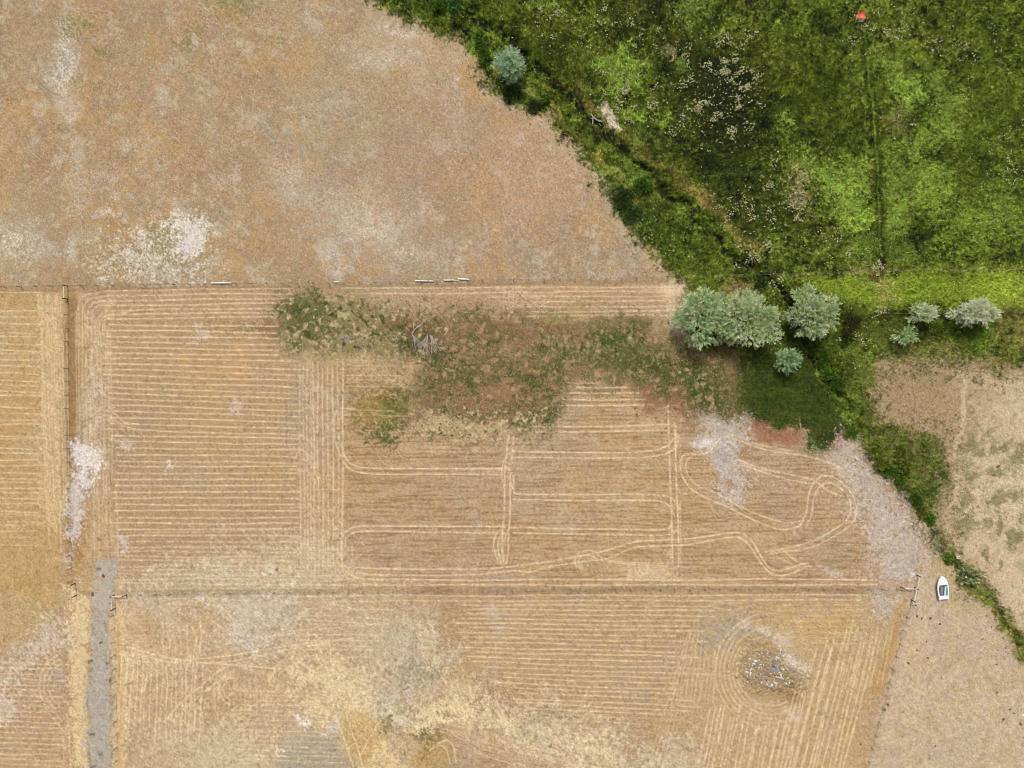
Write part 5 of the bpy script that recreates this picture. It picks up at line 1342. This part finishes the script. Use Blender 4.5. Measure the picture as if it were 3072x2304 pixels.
brace('fence_brace', 'two post brace with a pale rail at the top of the brown lane', [(202, 858), (201, 897)], [(0, 1)])
brace('fence_brace', 'two post brace with a pale rail left of the gravel lane', [(226, 1750), (229, 1786)], [(0, 1)])
brace('fence_brace', 'corner brace of three posts and two pale rails beside the gravel lane', [(343, 1785), (378, 1784), (345, 1825)], [(0, 1), (0, 2)])
brace('fence_brace', 'brace of four posts with three pale rails next to the white boat', [(2742, 1762), (2702, 1761), (2750, 1725), (2733, 1799)], [(0, 1), (0, 2), (0, 3)])

# ------------------------------------------------------------------ white pipes by the long fence
M_PIPE = mat_flat('white_pipe_plastic', (246, 244, 238), .45, 3, .05, 0, .4)


def pipe(label, x0, y0, x1, y1, r=.13):
    px, py = (x0 + x1) / 2, (y0 + y1) / 2
    L = math.hypot(x1 - x0, y1 - y0) * S
    t = thing('irrigation_pipe', label, 'pipe', (wx(px), wy(py), zat(px, py) + r + .03), 'white pipes along the fence', math.atan2(-(y1 - y0), x1 - x0))
    m = MB(); n = 16; V = []; F = []
    for x, rad in [(-L / 2, r), (L / 2, r), (L / 2, r * .88), (-L / 2, r * .88)]:
        V += [(x, rad * math.cos(2 * math.pi * k / n), rad * math.sin(2 * math.pi * k / n)) for k in range(n)]
    for a in range(4):
        b = (a + 1) % 4
        F += [(a * n + k, b * n + k, b * n + (k + 1) % n, a * n + (k + 1) % n) for k in range(n)]
    m.add(V, F); m.build('tube', M_PIPE, t, smooth=True)
    c = MB()
    for x in (-L / 2 + .12, L / 2 - .12):
        c.tube([(x - .06, 0, 0), (x + .06, 0, 0)], r * 1.12, 16, False)
    c.build('collar', M_PIPE, t, smooth=True)
    return t


pipe('long white pipe by itself on the fence line, leftmost of the white pipes', 634, 849.5, 696, 849.5)
pipe('very short white pipe piece midway along the fence between the weeds and the pipes', 1002, 846.5, 1019, 846, .1)
pipe('white pipe, longer half of the broken pair left of the stacked pipes', 1246, 843, 1284, 843.5)
pipe('white pipe, shorter half of the broken pair left of the stacked pipes', 1287, 843.5, 1300, 844)
pipe('white pipe lying level beside the tilted one', 1332, 841.5, 1362, 841)
pipe('thin white pipe joining the level pipe and the tilted pipe', 1362, 843, 1378, 842, .07)
pipe('white pipe tilted across the fence line, rightmost of the white pipes', 1374, 836.5, 1408, 839.5, .15)

# ------------------------------------------------------------------ the boat
M_GEL = mat_flat('white_gelcoat', (250, 251, 250), .3, 2, .04, 0, .5)
M_TEAL = mat_flat('teal_cockpit', (104, 136, 134), .6, 6, .25)
M_GREYFL = mat_flat('grey_floor_mat', (158, 148, 150), .8, 6, .25)
M_AQUA = mat_flat('pale_aqua_board', (206, 236, 232), .5, 4, .08)
M_DKTRIM = mat_flat('dark_trim', (46, 58, 60), .5, 4, .2)
boat = thing('small_boat', 'small white open boat with covered bow sitting on dry grass beside the ditch', 'boat', (wx(2822), wy(1760), zat(2823, 1761) + .02), None, math.radians(4.5))
LB, HW = 3.85, .95
st_ = np.linspace(0, 1, 15)                      # stern 0 .. bow 1


def half(u): return HW * (.9 + .1 * min(1, u * 3)) * (1 - max(0, (u - .48) / .52) ** 2.2) ** .64 if u < 1 else 0.0


V = []; F = []
prof = [(0.0, -1), (.55, -.9), (.86, -.35), (1.0, .25), (1.02, .62)]     # (half width factor, height factor)
for u in st_:
    hw = max(half(u), .02); y = -LB / 2 + LB * u
    rise = .25 * max(0, u - .6) ** 1.5
    for f_, z_ in prof: V.append((f_ * hw, y + (.06 * u if f_ > .9 else 0), .42 + .40 * z_ + (rise if z_ > -.6 else rise * 1.6)))
    for f_, z_ in prof[::-1][:-1]: V.append((-f_ * hw, y + (.06 * u if f_ > .9 else 0), .42 + .40 * z_ + (rise if z_ > -.6 else rise * 1.6)))
w_ = len(prof) * 2 - 1
# order: right keel..gunwale then left gunwale..chine
for i in range(len(st_) - 1):
    for k in range(len(prof) - 1): F.append((i * w_ + k, i * w_ + k + 1, (i + 1) * w_ + k + 1, (i + 1) * w_ + k))
    for k in range(len(prof), w_ - 1): F.append((i * w_ + k, i * w_ + k + 1, (i + 1) * w_ + k + 1, (i + 1) * w_ + k))
    F.append((i * w_ + w_ - 1, i * w_, (i + 1) * w_, (i + 1) * w_ + w_ - 1))
F.append(tuple(range(w_)))
m = MB(); m.add(V, F); m.build('hull', M_GEL, boat, smooth=False)


def zg(u): return .42 + .40 * .62 + .25 * max(0, u - .6) ** 1.5


# foredeck, side decks and stern deck, with a bevelled cockpit opening
m = MB(); V = []; F = []
ud = np.linspace(.60, 1, 12)
for u in ud:
    hw = max(half(u), .02) * 1.0; y = -LB / 2 + LB * u + .06 * u
    for t_ in (-1, -.5, 0, .5, 1): V.append((t_ * hw, y, zg(u) + .012 + .10 * (1 - t_ * t_)))
for i in range(len(ud) - 1):
    for k in range(4): F.append((i * 5 + k, i * 5 + k + 1, (i + 1) * 5 + k + 1, (i + 1) * 5 + k))
m.add(V, F); m.build('foredeck', M_GEL, boat, smooth=True)
us = np.linspace(.15, .60, 9)
for sgn in (-1, 1):
    m = MB(); V = []; F = []
    for u in us:
        hw = half(u); y = -LB / 2 + LB * u + .06 * u; iw = hw - (.24 if sgn > 0 else .2)
        V += [(sgn * hw * 1.02, y, zg(u) + .004), (sgn * hw * .97, y, zg(u) + .05), (sgn * iw, y, zg(u) + .05), (sgn * iw, y, .28)]
    for i in range(len(us) - 1):
        for k in range(3): F.append((i * 4 + k, i * 4 + k + 1, (i + 1) * 4 + k + 1, (i + 1) * 4 + k))
    m.add(V, F); m.build('side_deck', M_GEL, boat)
m = MB(); m.box((0, -LB / 2 + .16, zg(0) + .01), (2 * half(.05) * .96, .32, .09)); m.box((0, -LB / 2 + .45, zg(0) - .06), (2 * half(.1) * .93, .26, .09)); m.build('stern_deck', M_GEL, boat)
m = MB(); m.box((-half(.05) * .8, -LB / 2 - .05, .5), (.22, .14, .34)); m.box((half(.05) * .86, -LB / 2 + .02, .6), (.14, .12, .24)); m.build('transom_corner', M_GEL, boat)
m = MB(); m.box((0, -LB / 2 + 1.42, .27), (1.5, 1.75, .04)); m.build('cockpit_floor', M_GREYFL, boat)
m = MB(); m.box((.52, -LB / 2 + 1.35, .45), (.34, 1.5, .3)); m.box((0, -LB / 2 + .66, .42), (1.35, .16, .3)); m.build('cockpit_liner', M_TEAL, boat)
m = MB(); m.box((.3, -LB / 2 + 1.4, .66), (.26, 1.62, .07), math.radians(-9)); m.box((.3, -LB / 2 + 1.4, .70), (.18, 1.4, .02), math.radians(-9)); m.build('loose_seat_board', M_AQUA, boat)
m = MB(); m.tube([(-.72, -LB / 2 + 2.34, .74), (-.35, -LB / 2 + 2.4, .84), (.35, -LB / 2 + 2.4, .84), (.72, -LB / 2 + 2.34, .74)], .025, 8); m.build('windscreen_frame', M_DKTRIM, boat)
m = MB(); m.box((-.5, -LB / 2 + 1.3, .36), (.06, 1.2, .16)); m.tube([(-.45, -LB / 2 + .7, .36), (-.2, -LB / 2 + 1.2, .34), (-.3, -LB / 2 + 1.9, .36)], .03, 6); m.build('oar', M_DKTRIM, boat)
m = MB(); m.tube([(-.5, -LB / 2 + 2.1, .32), (-.5, -LB / 2 + 2.1, .5)], [.09, .07], 10); m.build('white_float', M_GEL, boat, smooth=True)
m = MB()
for sgn in (-1, 1):
    m.tube([(sgn * half(u) * 1.035, -LB / 2 + LB * u + .06 * u, zg(u) - .03) for u in np.linspace(.02, .97, 16)], .02, 6)
m.build('rub_rail', M_DKTRIM, boat, smooth=True)

# ------------------------------------------------------------------ orange tarp in the meadow
M_ORANGE = mat_flat('orange_tarp', (236, 116, 74), .55, 3, .2)
M_PEACH = mat_flat('faded_tarp_edge', (246, 204, 162), .6, 4, .12)
ot = thing('orange_tarp', 'small orange tarp with pulled out corners and a pale lower edge in the green meadow', 'tarp', (wx(2588) * .992, wy(40.5) * .992, zat(2588, 40) + .42))
n = 22; V = []; F = []
for j in range(n):
    for i in range(n):
        u, v = i / (n - 1) * 2 - 1, j / (n - 1) * 2 - 1
        pull = 1 - .20 * (1 - abs(u) ** 1.5) * abs(v) ** 3; pul2 = 1 - .2 * (1 - abs(v) ** 1.5) * abs(u) ** 3
        sag = .42 * (1 - (1 - u * u) * (1 - v * v)) + .06 * math.sin(5 * u + 3 * v) * (1 - u * u)
        V.append((u * .68 * pul2, v * .72 * pull, .12 + sag + .16 * abs(u * v) ** 2))
for j in range(n - 1):
    for i in range(n - 1): F.append((j * n + i, j * n + i + 1, (j + 1) * n + i + 1, (j + 1) * n + i))
me = bpy.data.meshes.new('tarp'); me.from_pydata(V, [], F); me.update()
for p in me.polygons: p.use_smooth = True
o = link('sheet', me, M_ORANGE, ot)
sol = o.modifiers.new('thick', 'SOLIDIFY'); sol.thickness = .012
m = MB()
m.add([(-.55, -.74, .66), (.55, -.66, .62), (.46, -.98, .22), (-.36, -1.0, .18), (-.44, -.9, .3)], [(0, 1, 2, 3, 4)])
m.add([(.62, .1, .56), (.66, -.62, .66), (.86, -.62, .2), (.78, .0, .2)], [(0, 1, 2, 3)]); m.add([(-.60, .1, .58), (-.66, -.62, .68), (-.74, -.8, .16), (-.74, .0, .25)], [(3, 2, 1, 0)])
o = m.build('faded_flap', M_PEACH, ot); sol = o.modifiers.new('thick', 'SOLIDIFY'); sol.thickness = .012
m = MB()
for sx, sy in ((-1, -1), (1, -1), (1, 1), (-1, 1)): m.tube([(sx * .68, sy * .74, -.75), (sx * .7, sy * .75, .62)], [.03, .02], 6)
m.build('corner_stakes', M_POST, ot)

# ------------------------------------------------------------------ rocks, rubble, dung and scraps
def rock_mesh(seed, sx, sy, sz, rough=.25):
    r = np.random.default_rng(seed)
    import bmesh
    bm = bmesh.new(); bmesh.ops.create_icosphere(bm, subdivisions=2, radius=1)
    ax = r.normal(0, 1, (5, 3)); ax /= np.linalg.norm(ax, axis=1)[:, None]; cut = r.uniform(.55, .9, 5)
    for v in bm.verts:
        p = np.array(v.co)
        for a, c in zip(ax, cut):
            d = p @ a
            if d > c: p = p - a * (d - c)
        p *= 1 + r.normal(0, rough * .12)
        v.co = (p[0] * sx, p[1] * sy, max(p[2] * sz, -sz * .6))
    me = bpy.data.meshes.new('rock'); bm.to_mesh(me); bm.free()
    return me


M_ROCKS = [mat_flat('white_stone', (232, 226, 212), .8, 5, .12), mat_flat('grey_stone', (176, 168, 156), .85, 5, .25), mat_flat('tan_stone', (206, 184, 150), .85, 5, .2), mat_flat('dark_stone', (128, 116, 100), .85, 5, .3), mat_flat('rusty_stone', (170, 120, 92), .85, 5, .2)]
ROCKN = [('white', 'white'), ('grey', 'grey'), ('tan', 'tan'), ('dark', 'dark grey'), ('rusty', 'rust coloured')]
protos = {}
for c in range(5):
    for v in range(3):
        me = rock_mesh(200 + c * 7 + v, 1, rng.uniform(.55, .9), rng.uniform(.4, .7)); me.materials.append(M_ROCKS[c]); protos[c, v] = me
rk = np.random.default_rng(66)
clusters = [(2265, 1985, 30, 22, 36, [.35, .3, .2, .15, 0]), (2245, 2015, 16, 30, 36, [.4, .35, .1, .15, 0]), (2330, 1975, 34, 22, 52, [.25, .3, .15, .3, 0]), (2320, 2012, 16, 8, 16, [.7, .2, 0, .1, 0]), (2338, 2030, 12, 22, 30, [.75, .15, 0, .1, 0]),
            (2315, 2050, 16, 8, 16, [.7, .2, .1, 0, 0]), (2300, 2030, 50, 40, 34, [.2, .2, .3, .2, .1]), (2345, 1955, 14, 12, 14, [.3, .3, .1, .3, 0]), (2290, 1960, 18, 12, 14, [.2, .3, .2, .3, 0]), (2245, 2040, 10, 8, 8, [.4, .4, 0, .2, 0]), (2365, 2045, 16, 14, 6, [.3, .2, .2, .2, .1]), (2350, 2000, 10, 10, 10, [.4, .2, .2, .2, 0])]
for cx, cy, rx, ry, n, pr in clusters:
    for k in range(n):
        x, y = cx + rk.normal(0, rx * .5), cy + rk.normal(0, ry * .5)
        c = int(rk.choice(5, p=pr)); s_ = .07 + .17 * rk.random() ** 1.6 + (.02 if c == 0 else 0)
        o = bpy.data.objects.new('rubble_stone', protos[c, int(rk.integers(0, 3))]); COL.objects.link(o)
        o.location = (wx(x), wy(y), zat(x, y) + s_ * .2); o.scale = (s_, s_, s_); o.rotation_euler = (rk.normal(0, .3), rk.normal(0, .3), rk.uniform(0, 6.28))
        tag(o, f'small {ROCKN[c][1]} stone in the rubble heap in the lower right field', 'stone', f'{ROCKN[c][0]} stones of the rubble heap')
for lb, x0, y0, x1, y1, r_ in [('longer bent grey pipe across the middle of the rubble heap', 2311, 1985, 2332, 2006, .08), ('short pale pipe beside the longer bent one on the rubble heap', 2316, 1988, 2322, 1992, .1)]:
    px, py = (x0 + x1) / 2, (y0 + y1) / 2
    t = thing('scrap_pipe', lb, 'pipe', (wx(px), wy(py), zat(px, py) + .28))
    m = MB(); m.tube([((x0 - px) * S, -(y0 - py) * S, .1), (.05, .03, .16), ((x1 - px) * S, -(y1 - py) * S, .02)], r_, 9); m.build('tube', mat_flat('scrap_grey', (186, 184, 190), .5, 5, .15, .3), t, smooth=True)
me = MB(); me.box((0, 0, 0), (1.1, .75, .06), .3); me.box((.2, .05, .05), (.6, .4, .05), .5)
tag(me.build('grey_sheet', mat_flat('grey_sheet', (150, 150, 152), .6, 4, .2), None, (wx(2316), wy(2003), zat(2316, 2003) + .3)), 'flat grey sheet lying in the middle of the rubble heap', 'sheet')
for lb, x, y, sx, c, sd_ in [('white boulder, upper left of the close pair in the lower field', 898, 2157, .36, 0, 300), ('white boulder, lower right of the close pair in the lower field', 914, 2175, .4, 0, 301), ('pale tan boulder between the grey stony patch and the straw', 818, 2246, .6, 2, 302),
                             ('small pale boulder touching the tan one above the grey stony patch', 838, 2256, .42, 2, 303), ('single whitish rock at the right edge of the photo in the dry paddock', 3069, 2146, .3, 0, 304), ('pale stone at the mouth of the ditch above the grey green bush', 2874, 1672, .36, 0, 305),
                             ('pale foot stone beside the lowest post of the four post brace', 2740, 1809, .14, 0, 306), ('single white stone in the field below the rubble heap', 2236, 2078, .16, 0, 307), ('single white stone on the right flank of the rubble heap', 2356, 2049, .3, 0, 308),
                             ('white stone in the green meadow beside the flowering weeds', 1537, 107, .18, 0, 309), ('white stone on the green bank below the fallen dead tree', 1694, 400, .2, 0, 310), ('pale yellow stone in the thicket right of the dark rounded ones', 1934, 524, .22, 2, 311)]:
    me = rock_mesh(sd_, sx, sx * .8, sx * .5); me.materials.append(M_ROCKS[c])
    o = bpy.data.objects.new('boulder', me); COL.objects.link(o); o.location = (wx(x), wy(y), zat(x, y) + .1 * sx)
    tag(o, lb, 'rock')

M_DUNG = mat_flat('dry_dung', (122, 98, 72), .95, 8, .3)


def pat(label, x, y, r_, sd_, mat=None, name='dung_pat', cat='dung', group='dung in the dry paddock'):
    q = np.random.default_rng(sd_); m = MB(); n = 14; V = [(0, 0, .09)]; F = []
    for ring, (f_, z_) in enumerate([(.5, .08), (.85, .05), (1.0, -.03)]):
        for k in range(n):
            a = 2 * math.pi * k / n; w = f_ * r_ * (1 + .25 * math.sin(2 * a + sd_) + q.normal(0, .1))
            V.append((w * math.cos(a), w * math.sin(a), z_ + q.normal(0, .008)))
    F += [(0, 1 + k, 1 + (k + 1) % n) for k in range(n)]
    for rg in range(2): F += [(1 + rg * n + k, 1 + (rg + 1) * n + k, 1 + (rg + 1) * n + (k + 1) % n, 1 + rg * n + (k + 1) % n) for k in range(n)]
    m.add(V, F); o = m.build(name, mat or M_DUNG, None, (wx(x), wy(y), zat(x, y) + .01), smooth=True)
    tag(o, label, cat, group)


far = 'dung pat in dry paddock, '
for i, (w_, x, y, r_) in enumerate([('leftmost of the row just below the boat', 2751, 1849, .26), ('second of the row just below the boat', 2765, 1855, .22), ('third and largest of the row just below the boat', 2791, 1855, .3), ('fourth and rightmost of the row just below the boat', 2820, 1872, .24),
                                   ('beside slanting fence, level with rubble top', 2751, 1951, .2), ('near slanting fence, darkest of a trio', 2725, 1989, .28), ('right of the darkest of the trio', 2784, 1974, .22), ('above the trio by itself', 2779, 1925, .18),
                                   ('small one far right below the ditch bend', 2974, 1881, .16), ('small one above the far right pair', 2948, 1917, .16), ('far right by the green ditch bank', 2990, 1994, .2), ('far right, lower of the pair in line under the bank', 2990, 2078, .22),
                                   ('upper of the close pair against the slanting fence', 2664, 2114, .3), ('lower of the close pair against the slanting fence', 2654, 2129, .26), ('just right of the close pair', 2709, 2136, .16), ('lower right cluster, largest one', 3010, 2158, .28),
                                   ('lower right cluster, uppermost', 3030, 2128, .24), ('lower right cluster, reddish middle one', 3042, 2140, .2), ('right edge under the lower right cluster', 3062, 2172, .3), ('below the close pair by itself', 2707, 2211, .2), ('near the bottom, right of the single one', 2806, 2237, .22),
                                   ('lowest of all, near the bottom edge', 2788, 2276, .16), ('small one on the fence line low down', 2582, 2233, .18), ('small one right of the lowest post brace stone', 2747, 1816, .22)]):
    pat(far + w_, x, y, r_ * .85, 400 + i)
for i, (w_, x, y, r_) in enumerate([('upper of two dark spots in the tufted pasture right of the creek', 2994, 1400, .26), ('lower of two dark spots in the tufted pasture right of the creek', 2981, 1425, .22)]):
    pat('dark dung pat, ' + w_, x, y, r_, 440 + i, group='dung in the tufted pasture')
M_TUFT = mat_flat('dark_weed', (66, 72, 44), .9, 8, .3)
pat('dark round dung heap beside the pink scrap on the gravel', 310, 1728, .3, 450, None, 'dung_pat', 'dung', 'dark spots on the gravel')
pat('dark brown round dung heap left of the gravel, level with the corner brace', 278, 1782, .32, 451, None, 'dung_pat', 'dung', 'dark spots on the gravel')
for i, (lb, x, y, rx) in enumerate([('dark green weed clump on the gravel above the pink scrap', 295, 1708, 5), ('dark green weed clump on the right gravel edge, largest', 329, 2041, 6), ('dark weed clump on the right gravel edge above the largest', 322, 1989, 4.5), ('dark weed clump in the middle of the upper gravel', 302, 1928, 3.5),
                                  ('dark weed clump on the left gravel edge near the bottom', 276, 2203, 4.5), ('small dark weed clump at the bottom edge of the gravel', 302, 2262, 4), ('low weed clump on the left gravel edge halfway down', 270, 1984, 5), ('dark weed clump in the brown lane head above the gravel', 296, 1619, 6),
                                  ('small dark weed clump low on the gravel near the bottom left', 277, 2300, 4), ('small weed clump on the striped field right of the lane', 830, 1706, 4), ('dark weed clump in the pale straw of the lower field', 1653, 2236, 5), ('small dark weed clump in the sandy straw', 1171, 2148, 4)]):
    tree('weed_clump', lb, 'weed', x, y, rx, rx, .35, 460 + i, [(120, 120, 76), (100, 104, 60), (140, 134, 92)], leaf=(.14, .05), nspray=14, per=7, group='weed clumps on bare ground', mat=M_GREENLEAF, crown_lo=.02, spray=(.12, .25), trunk_r=.012, lobes=5)
M_PINK = mat_flat('pink_scrap', (228, 150, 150), .7, 5, .15)
m = MB(); m.add([(-.22, -.1, .06), (.02, -.2, .1), (.26, -.06, .05), (.2, .12, .12), (-.04, .2, .04), (-.26, .08, .1), (0, 0, .14)], [(i, (i + 1) % 6, 6) for i in range(6)]); m.box((-.32, .02, .05), (.16, .14, .08), .4)
o = m.build('pink_rag', M_PINK, None, (wx(306), wy(1733), zat(306, 1733))); sol = o.modifiers.new('thick', 'SOLIDIFY'); sol.thickness = .01
tag(o, 'pink scrap of cloth beside the dark dung heap on the gravel', 'rag')
M_FLAG = mat_flat('red_flag', (226, 92, 64), .6, 4, .1)
for i, (lb, x, y) in enumerate([('orange red marker flag in the tracked field nearest the gravel lane', 440, 1896), ('orange red marker flag alone further right in the tracked field', 636, 1947), ('faded red marker flag just above the fence in the striped field', 634, 1744)]):
    t = thing('marker_flag', lb, 'marker', (wx(x), wy(y), zat(x, y)), 'red marker flags in the field')
    m = MB(); m.tube([(0, 0, -.1), (.01, 0, .35), (.02, 0, .7)], .012, 5); m.build('stake', M_WIRE, t)
    m = MB(); m.add([(.02, -.02, .70), (.3, -.14, .66), (.32, .1, .6), (.02, .16, .58), (.18, .0, .7)], [(0, 1, 4), (1, 2, 4), (2, 3, 4), (3, 0, 4)]); o = m.build('flag', M_FLAG, t); s2 = o.modifiers.new('thick', 'SOLIDIFY'); s2.thickness = .008
